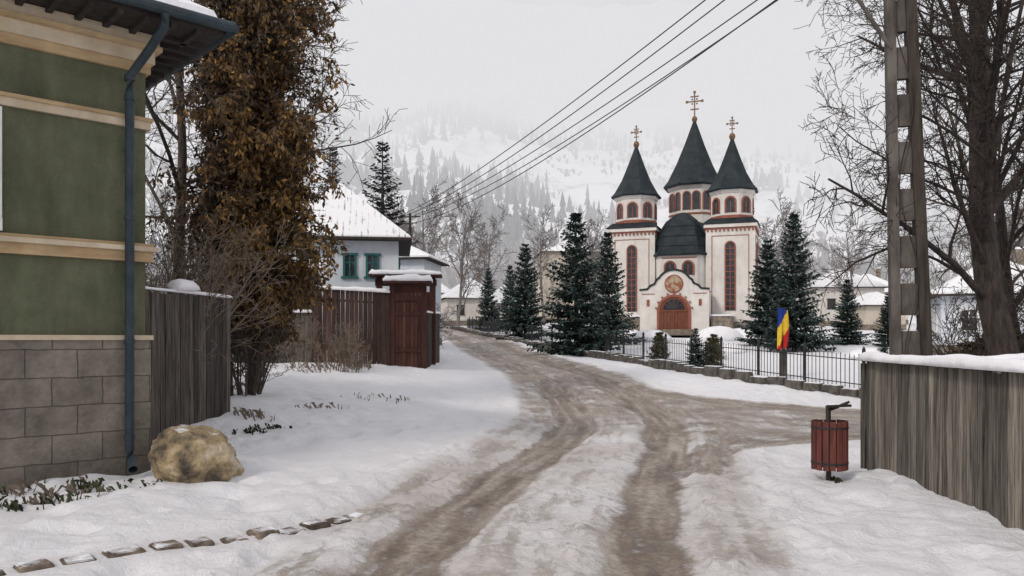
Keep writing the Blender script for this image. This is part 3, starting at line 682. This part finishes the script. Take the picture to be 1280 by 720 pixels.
# ------------------------------------------------------------------ snow strips and fences
def snow_strip(mb,pts,w,h,seed=1,step=.08):
    r=random.Random(seed);L=[];
    for a,b in zip(pts[:-1],pts[1:]):
        n=max(1,int((b-a).length/step))
        for i in range(n): L.append(a.lerp(b,i/n))
    L.append(pts[-1]);loops=[]
    for i,p in enumerate(L):
        d=(L[min(i+1,len(L)-1)]-L[max(i-1,0)]);d.z=0;d.normalize();s=Vector((d.y,-d.x,0))
        hh=h*(.30+1.3*float(fbm(i*.13,seed*3.1,3,2)))*(.4 if i in(0,len(L)-1) else 1);ww=w*(.78+.44*float(fbm(i*.22,seed*5.,2,7)))
        loops.append([p+s*ww*.5*math.cos(t)+Vector((0,0,hh*max(0,math.sin(t))**.7-(.02 if k in(0,6) else 0))) for k,t in enumerate([math.pi*q/6 for q in range(7)])])
    mb.loft(loops)
def plank_fence(name,path,h,mats,pw=.13,th=.025,jag=.03,snow=.05,seed=3,sink=.1,tilt=.01,ztops=None):
    r=random.Random(seed);E=empty(name);mb=MB();sn=MB()
    for (a,b) in zip(path[:-1],path[1:]):
        ax,ay=a;bx,by=b;L=math.hypot(bx-ax,by-ay);an=math.atan2(by-ay,bx-ax);n=int(L/pw);
        za,zb=H(ax,ay),H(bx,by);nx_,ny_=-math.sin(an),math.cos(an)
        def top(t): return (za+(zb-za)*t+h) if ztops is None else ztops[0]+(ztops[1]-ztops[0])*t
        for i in range(n):
            t=(i+.5)/n;q=r.uniform(-.008,.008);x=ax+(bx-ax)*t+nx_*q;y=ay+(by-ay)*t+ny_*q;zt=top(t)+r.uniform(-jag,jag*.3);z0=H(x,y)-sink
            mb.box((x,y,(z0+zt)/2),(pw*r.uniform(.93,1.0),th,zt-z0),0,an+r.uniform(-.04,.04),r.random(),r.uniform(-tilt,tilt))
        npst=max(1,int(L/2.4))
        for i in range(npst+1):
            t=i/npst;x=ax+(bx-ax)*t+nx_*.11;y=ay+(by-ay)*t+ny_*.11;zt=top(t)-.05;z0=H(x,y)-sink
            mb.box((x,y,(z0+zt)/2),(.13,.12,zt-z0),0,an,r.random())
        for k in(.22,.85):
            zz=lambda t:H(ax,ay)+(H(bx,by)-H(ax,ay))*t+(top(t)-(za+(zb-za)*t))*k
            A=Vector((ax+nx_*.055,ay+ny_*.055,zz(0)));B=Vector((bx+nx_*.055,by+ny_*.055,zz(1)))
            mb.tube([A,B],[.04,.04],4)
        if snow>0:
            snow_strip(sn,[Vector((ax,ay,top(0)-.005)),Vector((bx,by,top(1)-.005))],.09+snow*1.2,snow,seed)
    mb.build('boards',mats,E)
    if snow>0: sn.build('snow_cap',M_snow,E,smooth=True)
    return E
FE=plank_fence('wooden_board_fence',[(-5.45,11.7),(-4.98,14.1)],2.0,M_darkfence,.12,jag=.07,snow=.035,seed=4,ztops=(2.58,2.56),tilt=.014)
mbx=MB();snow_strip(mbx,[Vector((-5.32,12.5,2.6)),Vector((-5.2,13.0,2.62))],.3,.16,9);mbx.build('snow_clump',M_snow,FE,smooth=True)
plank_fence('wooden_board_fence',[(-11.5,27.6),(-7.0,28.1)],1.75,M_darkfence,.14,jag=.06,snow=.09,seed=6)
plank_fence('red_brown_fence',[(-6.95,28.0),(-4.3,28.2)],2.6,M_redfence,.15,jag=.04,snow=.13,seed=7)
plank_fence('wooden_board_fence',[(-3.05,28.7),(-3.0,33)],2.0,M_darkfence,.14,jag=.03,snow=.05,seed=8)
plank_fence('wooden_board_fence',[(-3.0,33),(-4.6,41)],2.0,M_darkfence,.14,jag=.03,snow=.08,seed=9)
zg_=H(-3.7,28.3);GT=empty('roofed_wooden_gate',(-3.68,28.35,zg_),math.radians(3))
a=MB()
for u in(-.56,.56): a.box((u,0,1.45),(.18,.2,3.1))
a.box((0,0,2.45),(1.3,.16,.18));a.box((0,0,2.78),(1.3,.12,.3));a.box((0,.04,1.15),(1.0,.03,2.36),0,0,.2)
for i in range(7): a.box((-.42+i*.14,-.02,1.15),(.125,.05,2.3),0,0,R.random())
a.box((0,-.06,.6),(.95,.05,.12));a.box((0,-.06,1.9),(.95,.05,.12))
a.build('frame_and_door',M_redpaint,GT)
a=MB();a.loft([[(-.85,-.45,2.95),(.85,-.45,2.95),(.85,.45,2.95),(-.85,.45,2.95)],[(-.85,-.45,3.01),(.85,-.45,3.01),(.85,.45,3.01),(-.85,.45,3.01)],[(-.75,-.03,3.22),(.75,-.03,3.22),(.75,.03,3.22),(-.75,.03,3.22)]]);a.build('roof',M_redpaint,GT)
a=MB();snow_strip(a,[Vector((-.85,0,3.05)),Vector((.85,0,3.05))],.95,.26,3);a.build('snow_cap',M_snow,GT,smooth=True)
G2=empty('wooden_gate_canopy',(-4.0,30.2,H(-4,30.2)),math.radians(3))
a=MB()
for u in(-1.0,1.0): a.box((u,0,1.6),(.22,.22,3.3))
for i in range(13): a.box((-.84+i*.14,.03,1.35),(.135,.04,2.7),0,0,R.random())
a.box((0,0,3.05),(2.3,.2,.25));a.box((0,0,3.3),(2.7,.9,.09));a.build('posts_and_beam',M_redpaint,G2)
a=MB();snow_strip(a,[Vector((-1.35,0,3.35)),Vector((1.35,0,3.35))],.95,.20,6);a.build('snow_cap',M_snow,G2,smooth=True)
E=plank_fence('weathered_plank_fence',[(5.02,11.3),(4.66,7.4),(4.3,3.6)],1.5,M_greyfence,.115,jag=.025,snow=0,seed=12,ztops=(1.5,1.5),tilt=.014)
a=MB();a.box((4.84,9.35,1.515),(.17,3.96,.03),0,-math.atan2(.36,3.9));a.box((4.48,5.5,1.515),(.17,3.86,.03),0,-math.atan2(.36,3.8));a.build('cap_board',M_greyfence,E)
a=MB();snow_strip(a,[Vector((5.03,11.35,1.53)),Vector((4.66,7.4,1.53)),Vector((4.3,3.6,1.53))],.26,.10,5);a.build('snow_cap',M_snow,E,smooth=True)
plank_fence('weathered_plank_fence',[(5.08,11.32),(14,12.0)],1.5,M_greyfence,.115,jag=.025,snow=.09,seed=13)

# ------------------------------------------------------------------ boulder
import bmesh
from mathutils import noise as MN
bm=bmesh.new();bmesh.ops.create_icosphere(bm,subdivisions=6,radius=1)
for v in bm.verts:
    p=v.co.copy();k=1+.20*MN.noise(p*1.1+Vector((3,1,7)))+.16*MN.noise(p*2.3+Vector((5,2,1)))+.10*abs(MN.noise(p*5))+.045*MN.noise(p*11)+.025*MN.noise(p*22)
    q=p*k
    for nn,dd_ in((Vector((.45,-.75,.5)),.86),(Vector((-.6,-.6,.52)),.84),(Vector((.1,-.2,.97)),.82),(Vector((.85,-.1,.5)),.86)):
        nn=nn.normalized();e=q.dot(nn)-dd_
        if e>0: q=q-nn*e*.6
    v.co=Vector((q.x*.50,q.y*.42,q.z*.40))
me=bpy.data.meshes.new('boulder');bm.to_mesh(me);bm.free();me.materials.append(M_rock);me.polygons.foreach_set('use_smooth',[True]*len(me.polygons))
o=bpy.data.objects.new('boulder',me);S.collection.objects.link(o);o.location=(-3.95,10.0,H(-3.96,10)+.21);o.rotation_euler=(.05,.10,.3)

def tufts(name,spots,mat=M_grass,seed=1):
    mb=MB();r=random.Random(seed)
    for (x,y,rad,n,hh) in spots:
        for i in range(n):
            a=r.random()*6.28;q=rad*r.random()**.8;px_,py_=x+q*math.cos(a),y+q*math.sin(a)*.7
            if float(fbm(px_*6,py_*6,2,77))<.50: continue
            z=HD(px_,py_)
            l=hh*r.uniform(.4,1.4);dx,dy=r.gauss(0,.6)*l,r.gauss(0,.6)*l;w=.006+.012*r.random()
            mb.poly([(px_-w,py_,z-.02),(px_+w,py_,z-.02),(px_+dx*.6+w,py_+dy*.6,z+l*.75),(px_+dx,py_+dy,z+l*.8)],0,r.random())
            if r.random()<.35:
                s=.02+.03*r.random();c=Vector((px_+dx*.5,py_+dy*.5,z+l*.7));u=rvec(r).normalized()*s;v_=u.cross(rvec(r)).normalized()*s*.6
                mb.poly([c-u,c+v_,c+u,c-v_],0,r.random())
    mb.build(name,mat)
tufts('grass_tufts',[(-5.25,9.0,.45,130,.10),(-4.75,9.25,.35,90,.09),(-5.0,8.5,.45,90,.08),(-5.5,8.3,.5,120,.09),(-4.45,9.5,.3,40,.05),(3.98,10.0,.17,150,.05),(4.1,9.85,.14,70,.04),(-3.95,13.0,.35,90,.05),(-4.2,12.7,.3,70,.05),(-4.5,10.6,.3,60,.07)])
tufts('dead_grass',[(-5.2,8.9,.7,110,.12),(-5.1,26.5,.5,70,.25),(-4.9,26,.6,90,.25),(-6.2,25.5,.7,90,.2)]+[(-4.4,13.8,.4,60,.16),(-8,22,.8,160,.25),(-6.8,20,.6,100,.2),(-6,24,.7,60,.2),(-3.9,16,.8,60,.12),(-3.3,19,.9,60,.12)],M_twig,5)

# kerb stones
K=MB();r=random.Random(4);kp=KP
dist=[0]
for p,q in zip(kp[:-1],kp[1:]): dist.append(dist[-1]+float(np.hypot(*(q-p))))
s=0
while s<dist[-1]-.2:
    w=r.uniform(.22,.32);c=s+w/2;x=float(np.interp(c,dist,kp[:,0]));y=float(np.interp(c,dist,kp[:,1]));x2=float(np.interp(c+.05,dist,kp[:,0]));y2=float(np.interp(c+.05,dist,kp[:,1]))
    an=math.atan2(y2-y,x2-x);h0=HD(x,y)
    K.box((x,y,h0-.068+r.uniform(-.016,.014)),(w,.25,.18),0,an+r.uniform(-.09,.09),r.random(),r.uniform(-.09,.09),.9);s+=w+.035
ko=K.build('stone_kerb',pm('kerb_stone',(.06,.045,.035),(.19,.15,.12),7,.9,.8,14,rnd=.4,snow=.16))
bv=ko.modifiers.new('b','BEVEL');bv.width=.03;bv.segments=2

# ------------------------------------------------------------------ litter bin
BN=empty('litter_bin',(3.97,10.0,H(3.97,10)),.2)
a=MB()
for i in range(16):
    t=2*math.pi*i/16;rr=.205
    a.box((rr*math.cos(t),rr*math.sin(t),.43+R.uniform(-.006,.006)),(.02,.066,.60),0,t,R.random())
a.build('slats',M_binwood,BN)
a=MB();a.lathe([(.19,.17),(.19,.66)],20);
for z in(.20,.64): a.lathe([(.222,z),(.222,z+.025)],24,caps=False)
a.build('liner_and_hoops',M_iron,BN)
a=MB();a.tube([Vector((-.02,.0,-.1)),Vector((-.01,0,.15)),Vector((-.02,0,.92))],[.032]*3,10,cap=True);a.box((.12,-.02,.915),(.36,.05,.03),0,.2);a.tube([Vector((-.02,0,.86)),Vector((.10,0,.90)),Vector((.26,-.02,.965))],[.02,.02,.016],8,cap=True)
a.tube([Vector((-.02,0,.68)),Vector((-.2,0,.68))],[.014,.014],6);a.tube([Vector((-.02,0,.68)),Vector((.2,0,.68))],[.014,.014],6)
a.build('post_and_arm',M_pole,BN)
a=MB();snow_strip(a,[Vector((-.02,0,.93)),Vector((.26,.03,.94))],.05,.02,2);a.build('snow_cap',M_snow,BN,smooth=True)

# ------------------------------------------------------------------ utility pole + wires
PX,PY=6.62,13.2;PZ=H(PX,PY);UP=empty('utility_pole',(PX,PY,PZ),math.radians(-14))
a=MB();hP=9.6;w0,w1=.25,.125
def pw_(z): return w0+(w1-w0)*z/hP
lean=-.028
for sd_ in(-1,1):
    loops=[]
    for z in(-.3,hP):
        c=sd_*pw_(max(z,0))+lean*z;e=.085 if sd_>0 else .07;loops.append([(c-e,-.12,z),(c+e,-.12,z),(c+e,.12,z),(c-e,.12,z)])
    a.loft(loops,0 if sd_>0 else 1)
z=0
while z<hP:
    c=lean*(z+.2);w=pw_(z)-.055
    a.box((c,0,z+.13),(2*w+.004,.12,.52 if z>1.2 else .9),1);z+=.78
a.box((lean*hP,0,hP+.02),(.4,.26,.06),1)
a.box((lean*9.1,-.16,9.1),(1.9,.09,.09),0);a.box((lean*8.5,-.16,8.55),(1.2,.09,.09),0)
for u in(-.85,-.45,.4,.82): a.lathe([(.03,9.14),(.05,9.2),(.035,9.26),(.05,9.3),(.02,9.36)],8,(lean*9.1+u,-.16),2)
pts=[Vector((lean*z_+.12*math.cos(z_*2.2),-.15,z_)) for z_ in np.linspace(1,8.6,40)];a.tube(pts,[.012]*40,5,0)
a.tube([Vector((lean*7.2-.15,-.1,6.6)),Vector((lean*7.2-.45,-.25,7.0)),Vector((-.95,-.35,7.45)),Vector((-1.25,-.5,7.9))],[.035,.035,.03,.03],8,1)
a.build('shaft_and_crossarm',[M_pole,M_concrete,M_ceram],UP)
P2=(-7.9,62.);z2=H(*P2);U2=empty('utility_pole',(P2[0],P2[1],z2),math.radians(-14))
a=MB();a.tube([Vector((0,0,-.2)),Vector((0,0,9.3))],[.16,.10],10,cap=True);a.box((0,-.12,9.0),(1.8,.09,.09));a.box((0,-.12,8.5),(1.2,.08,.08))
a.build('shaft_and_crossarm',[M_pole],U2)
a=MB()
for (u,zz,sag) in((-.85,9.3,.55),(-.45,9.3,.7),(.4,9.3,.6),(.82,9.3,.75),(-.4,8.6,.95)):
    ca,sa=math.cos(math.radians(-14)),math.sin(math.radians(-14))
    A=Vector((PX+(lean*9.1+u)*ca,PY+(lean*9.1+u)*sa-.16,PZ+zz));B=Vector((P2[0]+u*ca,P2[1]+u*sa-.12,z2+zz-.2))
    pts=[]
    for i in range(31):
        t=i/30;p=A.lerp(B,t);p.z-=sag*4*t*(1-t);pts.append(p)
    a.tube(pts,[.014+.011*i/30 for i in range(31)],5,0)
a.build('overhead_wires',M_iron)

# ------------------------------------------------------------------ church road wall and iron fence
WP=catmull([(26,18.4),(17,19.8),(12.2,20.9),(9.7,22.3),(7.3,28),(5.1,36),(2.8,45),(.2,55),(-2.6,66),(-6.6,86)],8)
a=MB();r=random.Random(8);seg=[]
for p,q in zip(WP[:-1],WP[1:]):
    n=max(1,int(np.hypot(*(q-p))/.5))
    for i in range(n): seg.append(p+(q-p)*i/n)
for i in range(len(seg)-1):
    p=seg[i];q=seg[i+1];c=(p+q)/2;an=math.atan2(q[1]-p[1],q[0]-p[0]);L=float(np.hypot(*(q-p)));h=.28+r.uniform(-.10,.07)
    a.box((c[0],c[1],H(c[0],c[1])+h/2-.08),(L*.97,.34+r.uniform(-.06,.06),h+.16),0,an+r.uniform(-.06,.06),r.random(),0,.86)
ow=a.build('low_stone_wall',M_darkstone);bv=ow.modifiers.new('b','BEVEL');bv.width=.05;bv.segments=2
path=[]
for i,p in enumerate(seg):
    d=seg[min(i+1,len(seg)-1)]-seg[max(i-1,0)];d=d/np.hypot(*d);path.append(p+np.array([d[1],-d[0]])*1.3)
a=MB();IF=empty('iron_picket_fence')
D=[0]
for p,q in zip(path[:-1],path[1:]): D.append(D[-1]+float(np.hypot(*(q-p))))
PA=np.array(path);s=0;k=0
while s<min(D[-1],78):
    x=float(np.interp(s,D,PA[:,0]));y=float(np.interp(s,D,PA[:,1]));z=H(x,y)
    if k%14==0: a.box((x,y,z+.58),(.08,.08,1.2));a.lathe([(.05,z+1.17),(.06,z+1.22),(.01,z+1.32)],6,(x,y))
    else: a.box((x,y,z+.55),(.018,.018,1.0+(.08 if k%2 else 0)))
    s+=.17;k+=1
for hh in(.18,.9):
    pts=[Vector((float(np.interp(t,D,PA[:,0])),float(np.interp(t,D,PA[:,1])),0)) for t in np.arange(0,min(D[-1],78),1.0)]
    for p in pts: p.z=H(p.x,p.y)+hh
    a.tube(pts,[.016]*len(pts),4)
a.build('pickets_and_rails',M_iron,IF)

# flag
FL=empty('romanian_flag',(9.15,27,H(9.15,27)))
a=MB();a.box((0,0,.45),(.2,.2,.95));a.box((0,0,.95),(.26,.26,.06));a.build('pillar',M_concrete,FL)
a=MB();a.tube([Vector((0,0,.9)),Vector((-.05,0,2.4))],[.022,.018],8,cap=True);a.tube([Vector((-.05,0,2.38)),Vector((-.18,-.02,2.5))],[.016,.01],6,cap=True);a.build('staff',M_iron,FL)
a=MB();nu,nv=18,24;bI=len(a.v)
for j in range(nv+1):
    for i in range(nu+1):
        u=i/nu;v=j/nv;wd=.34+.06*math.sin(v*3);a.v.append((-.20+wd*u,-.05+.05*math.sin(u*13+v*2)*(.4+v),2.42-1.42*v*(1-.12*u)-.10*u))
for j in range(nv):
    for i in range(nu):
        u=(i+.5)/nu;v=(j+.5)/nv;s=u*1.1+v*2.0;m=0 if s<1.05 else(1 if s<1.95 else 2)
        b=bI+j*(nu+1)+i;a.face((b,b+1,b+nu+2,b+nu+1),m)
a.build('cloth',[M_blue,M_yel,M_rd],FL,smooth=True)

# ------------------------------------------------------------------ other houses
def house(name,x,y,rz,w,d,h,rh,wall,fr=M_white,ov=.5,win=None,base=True,ridge=.35,chim=True,ww=.8,wh=1.1,wz=None,rmat=None):
    E=empty(name,(x,y,H(x,y)-.15),rz)
    a=MB();a.box((0,0,h/2),(w,d,h));a.build('walls',wall,E)
    if base: a=MB();a.box((0,0,.3),(w+.1,d+.1,.6));a.build('plinth',M_stone,E)
    W_,D_=w/2+ov,d/2+ov
    def roofloops(z,g,e=0):
        if w>=d: rl=(w-d)/2+ridge;top=[(-rl,-.04,z+rh),(rl,-.04,z+rh),(rl,.04,z+rh),(-rl,.04,z+rh)]
        else: rl=(d-w)/2+ridge;top=[(-.04,-rl,z+rh),(.04,-rl,z+rh),(.04,rl,z+rh),(-.04,rl,z+rh)]
        return [[(-W_-e,-D_-e,z),(W_+e,-D_-e,z),(W_+e,D_+e,z),(-W_-e,D_+e,z)],[(-W_-e,-D_-e,z+g),(W_+e,-D_-e,z+g),(W_+e,D_+e,z+g),(-W_-e,D_+e,z+g)],[(p[0],p[1],p[2]+g) for p in top]]
    a=MB();a.loft(roofloops(h-.02,.07,.03));a.build('roof',M_soffit,E)
    a=MB();a.loft(roofloops(h+.05,.12,-.02));a.build('roof_snow',rmat or M_snowroof,E)
    if chim: a=MB();a.box((w*.18,0,h+rh*.8),(.5,.5,rh*.9+.4));a.build('chimney',M_stone,E);a=MB();a.box((w*.18,0,h+rh*1.25+.28),(.55,.55,.12));a.build('chimney_snow',M_snow,E)
    fm=MB();gl=MB();zz=wz or h*.58
    for (side,us) in(win or {}).items():
        for u in us:
            ang={'f':-math.pi/2,'r':0,'l':math.pi,'b':math.pi/2}[side];dist={'f':d/2,'b':d/2,'r':w/2,'l':w/2}[side]
            f=mapxf((0,0),ang,dist);al_=side in'fb'
            def bx(mb,u_,z_,su,sz,k): p=f(u_,z_,k/2);mb.box(p,(su,k,sz) if al_ else (k,su,sz))
            bx(gl,u,zz,ww,wh,.03);t=.1
            bx(fm,u-ww/2,zz,t,wh+t,.08);bx(fm,u+ww/2,zz,t,wh+t,.08);bx(fm,u,zz,.06,wh,.06)
            bx(fm,u,zz+wh/2+.02,ww+t*2.4,t,.10);bx(fm,u,zz-wh/2-.02,ww+t*2.6,t,.12);bx(fm,u,zz+wh*.15,ww,.05,.055)
    if win: fm.build('window_frames',fr,E);gl.build('window_glass',M_glass,E)
    return E
def tilesnow():
    m=pm('snowy_tiles',(.55,.53,.53),(.87,.875,.90),2.2,.8,.3,9,lo=.28,hi=.40);nt=m.node_tree;N=nt.nodes;L=nt.links
    bs=N['Principled BSDF'];src=bs.inputs['Base Color'].links[0].from_socket
    tc=N.new('ShaderNodeTexCoord');w=N.new('ShaderNodeTexWave');w.wave_type='BANDS';w.bands_direction='X';w.inputs['Scale'].default_value=1.15;w.inputs['Distortion'].default_value=1.2;w.inputs['Detail'].default_value=3;w.inputs['Detail Scale'].default_value=3;L.new(tc.outputs['Object'],w.inputs[0])
    n=N.new('ShaderNodeTexNoise');n.inputs['Scale'].default_value=1.8;n.inputs['Detail'].default_value=5;L.new(tc.outputs['Object'],n.inputs['Vector'])
    mu=N.new('ShaderNodeMath');mu.operation='MULTIPLY_ADD';mu.inputs[1].default_value=.8;L.new(w.outputs['Fac'],mu.inputs[0]);L.new(n.outputs['Fac'],mu.inputs[2])
    mr=N.new('ShaderNodeMapRange');mr.inputs[1].default_value=.38;mr.inputs[2].default_value=.56;L.new(mu.outputs[0],mr.inputs[0])
    mx=N.new('ShaderNodeMixRGB');mx.inputs[1].default_value=(.36,.33,.32,1);L.new(mr.outputs[0],mx.inputs[0]);L.new(src,mx.inputs[2]);L.new(mx.outputs[0],bs.inputs['Base Color'])
    return m
M_tsnow=tilesnow()
house('white_blue_house',-8.2,38.6,math.radians(8),5.4,6.0,5.0,2.7,M_bluewall,M_teal,.55,{'f':[-1.2,.55,1.55],'r':[-1.2,1.2]},ridge=.9,wz=3.85,ww=.5,wh=1.0,rmat=M_tsnow,chim=False)
house('small_outbuilding',-5.9,47,-.15,2.6,4,5.0,.8,M_bluewall,M_teal,.4,{'f':[0]},chim=False)
B=empty('wooden_barn',(-9.2,31.5,H(-9.2,31.5)-.1),.15)
a=MB()
for i in range(20): a.box((-1.5+i*.15,-1.5,1.7),(.14,.04,3.4),0,0,R.random());a.box((1.5,-1.5+i*.15,1.7),(.04,.14,3.4),0,0,R.random())
a.box((0,0,1.65),(2.96,2.94,3.3),0);a.build('walls',M_barn,B)
a=MB();a.loft([[(-1.9,-1.9,3.35),(1.9,-1.9,3.35),(1.9,1.9,3.9),(-1.9,1.9,3.9)],[(-1.9,-1.9,3.43),(1.9,-1.9,3.43),(1.9,1.9,3.98),(-1.9,1.9,3.98)]]);a.build('roof',M_barn,B)
a=MB();a.loft([[(-1.85,-1.85,3.43),(1.85,-1.85,3.43),(1.85,1.85,3.98),(-1.85,1.85,3.98)],[(-1.8,-1.8,3.55),(1.8,-1.8,3.53),(1.8,1.8,4.1),(-1.8,1.8,4.1)]]);a.build('roof_snow',M_snow,B)
house('village_house',-5.4,100,.25,7,8,3.2,2.6,M_plaster,M_barn,.4,{'f':[-1.8,1.8],'r':[-1.5,1.5]})
house('village_house',-1.0,94,.1,5,6,2.6,2.2,M_plaster,M_barn,.4,{'f':[-1.2,1.2]})
house('village_house',-12,110,0,8,8,4,2.8,M_cream,M_barn,.4,{'f':[-2,2]})
house('apartment_block',8,118,.1,8,9,10,2.0,M_cream,M_white,.4,{'f':[-2.5,0,2.5],'l':[-2,2]},wz=8)
house('village_house',40,98,-.1,8,8,4.5,2.4,M_plaster,M_barn,.4,{'f':[-2,2]})
house('village_house',47,106,-.2,8,8,4,2.6,M_plaster,M_barn,.4,{'f':[-2,2]})
house('village_house',36,80,.1,4.0,5,2.4,1.3,M_cream,M_barn,.4,{'f':[0]},chim=False)
house('pale_blue_house',26.6,44,-.35,6.2,6,3.2,1.9,M_bluewall,M_white,.5,{'f':[-1.8,0,1.8],'l':[-1.5,1.5]},wz=1.9)
house('village_house',58,90,0,9,8,4.5,2.8,M_plaster,M_barn,.4,{'f':[-2,2]})
house('village_house',-30,95,.2,9,8,4.5,2.8,M_cream,M_barn,.4,{'f':[-2,2]})
house('village_house',24,108,.2,9,8,4,2.4,M_cream,M_barn,.4,{'f':[-2,2]})
mb=MB()
def mound(mb,x,y,rx,ry,h):
    n=14;loops=[];z=H(x,y)
    for q in range(5):
        t=q/4*math.pi/2;loops.append([(x+rx*math.cos(t)*math.cos(2*math.pi*k/n)*(1+.1*math.sin(k*2.3)),y+ry*math.cos(t)*math.sin(2*math.pi*k/n),z-.05+h*math.sin(t)) for k in range(n)])
    loops[-1]=[(x+.02*math.cos(2*math.pi*k/n),y+.02*math.sin(2*math.pi*k/n),z+h-.05) for k in range(n)]
    mb.loft(loops)
for q in((9.5,55,1.6,1.2,.9),(14.5,56,1.8,1.3,1.1),(16.5,57.5,1.6,1.2,.9),(8.5,58,1.2,1,.8),(12.3,45,1.0,.8,.5),(18,40,1.3,.8,.5)): mound(mb,*q)
mb.build('snow_mounds',M_snow,smooth=True)

# ------------------------------------------------------------------ world, sun, camera
w=bpy.data.worlds.new('World');S.world=w;w.use_nodes=True;nt=w.node_tree;N=nt.nodes;L=nt.links
bg=N['Background'];bg.inputs[1].default_value=.1
sky=N.new('ShaderNodeTexSky');sky.sky_type='NISHITA';sky.sun_disc=False;sky.sun_elevation=math.radians(34);sky.sun_rotation=math.radians(222)
hs=N.new('ShaderNodeHueSaturation');hs.inputs['Saturation'].default_value=.3;L.new(sky.outputs[0],hs.inputs['Color'])
tc=N.new('ShaderNodeTexCoord');n=N.new('ShaderNodeTexNoise');n.inputs['Scale'].default_value=2.2;n.inputs['Detail'].default_value=4;L.new(tc.outputs['Generated'],n.inputs['Vector'])
mr=N.new('ShaderNodeMapRange');mr.inputs[1].default_value=.3;mr.inputs[2].default_value=.7;mr.inputs[3].default_value=.91;mr.inputs[4].default_value=1.11;L.new(n.outputs['Fac'],mr.inputs[0])
cl=N.new('ShaderNodeVectorMath');cl.operation='SCALE';cl.inputs[0].default_value=tuple(c*10 for c in FOG);L.new(mr.outputs[0],cl.inputs['Scale'])
mx=N.new('ShaderNodeMixRGB');mx.inputs[0].default_value=.95;L.new(hs.outputs[0],mx.inputs[1]);L.new(cl.outputs[0],mx.inputs[2]);L.new(mx.outputs[0],bg.inputs[0])
sl=bpy.data.lights.new('sun','SUN');sl.energy=1.5;sl.angle=math.radians(10);sl.color=(1,.92,.83)
sl.energy=1.5
so=bpy.data.objects.new('sun',sl);S.collection.objects.link(so)
az=math.radians(222);el=math.radians(36);dv=Vector((math.sin(az)*math.cos(el),math.cos(az)*math.cos(el),math.sin(el)));so.rotation_euler=dv.to_track_quat('Z','Y').to_euler()
so.location=(0,0,40)
cam=bpy.data.cameras.new('camera');cam.sensor_width=36;cam.lens=28.125;cam.shift_y=65/1280;cam.clip_end=3000;cam.clip_start=.1
c=bpy.data.objects.new('camera',cam);S.collection.objects.link(c);c.location=(0,0,1.8);c.rotation_euler=(math.radians(90),0,0);S.camera=c
S.view_settings.view_transform='Standard';S.view_settings.look='None';S.view_settings.exposure=0
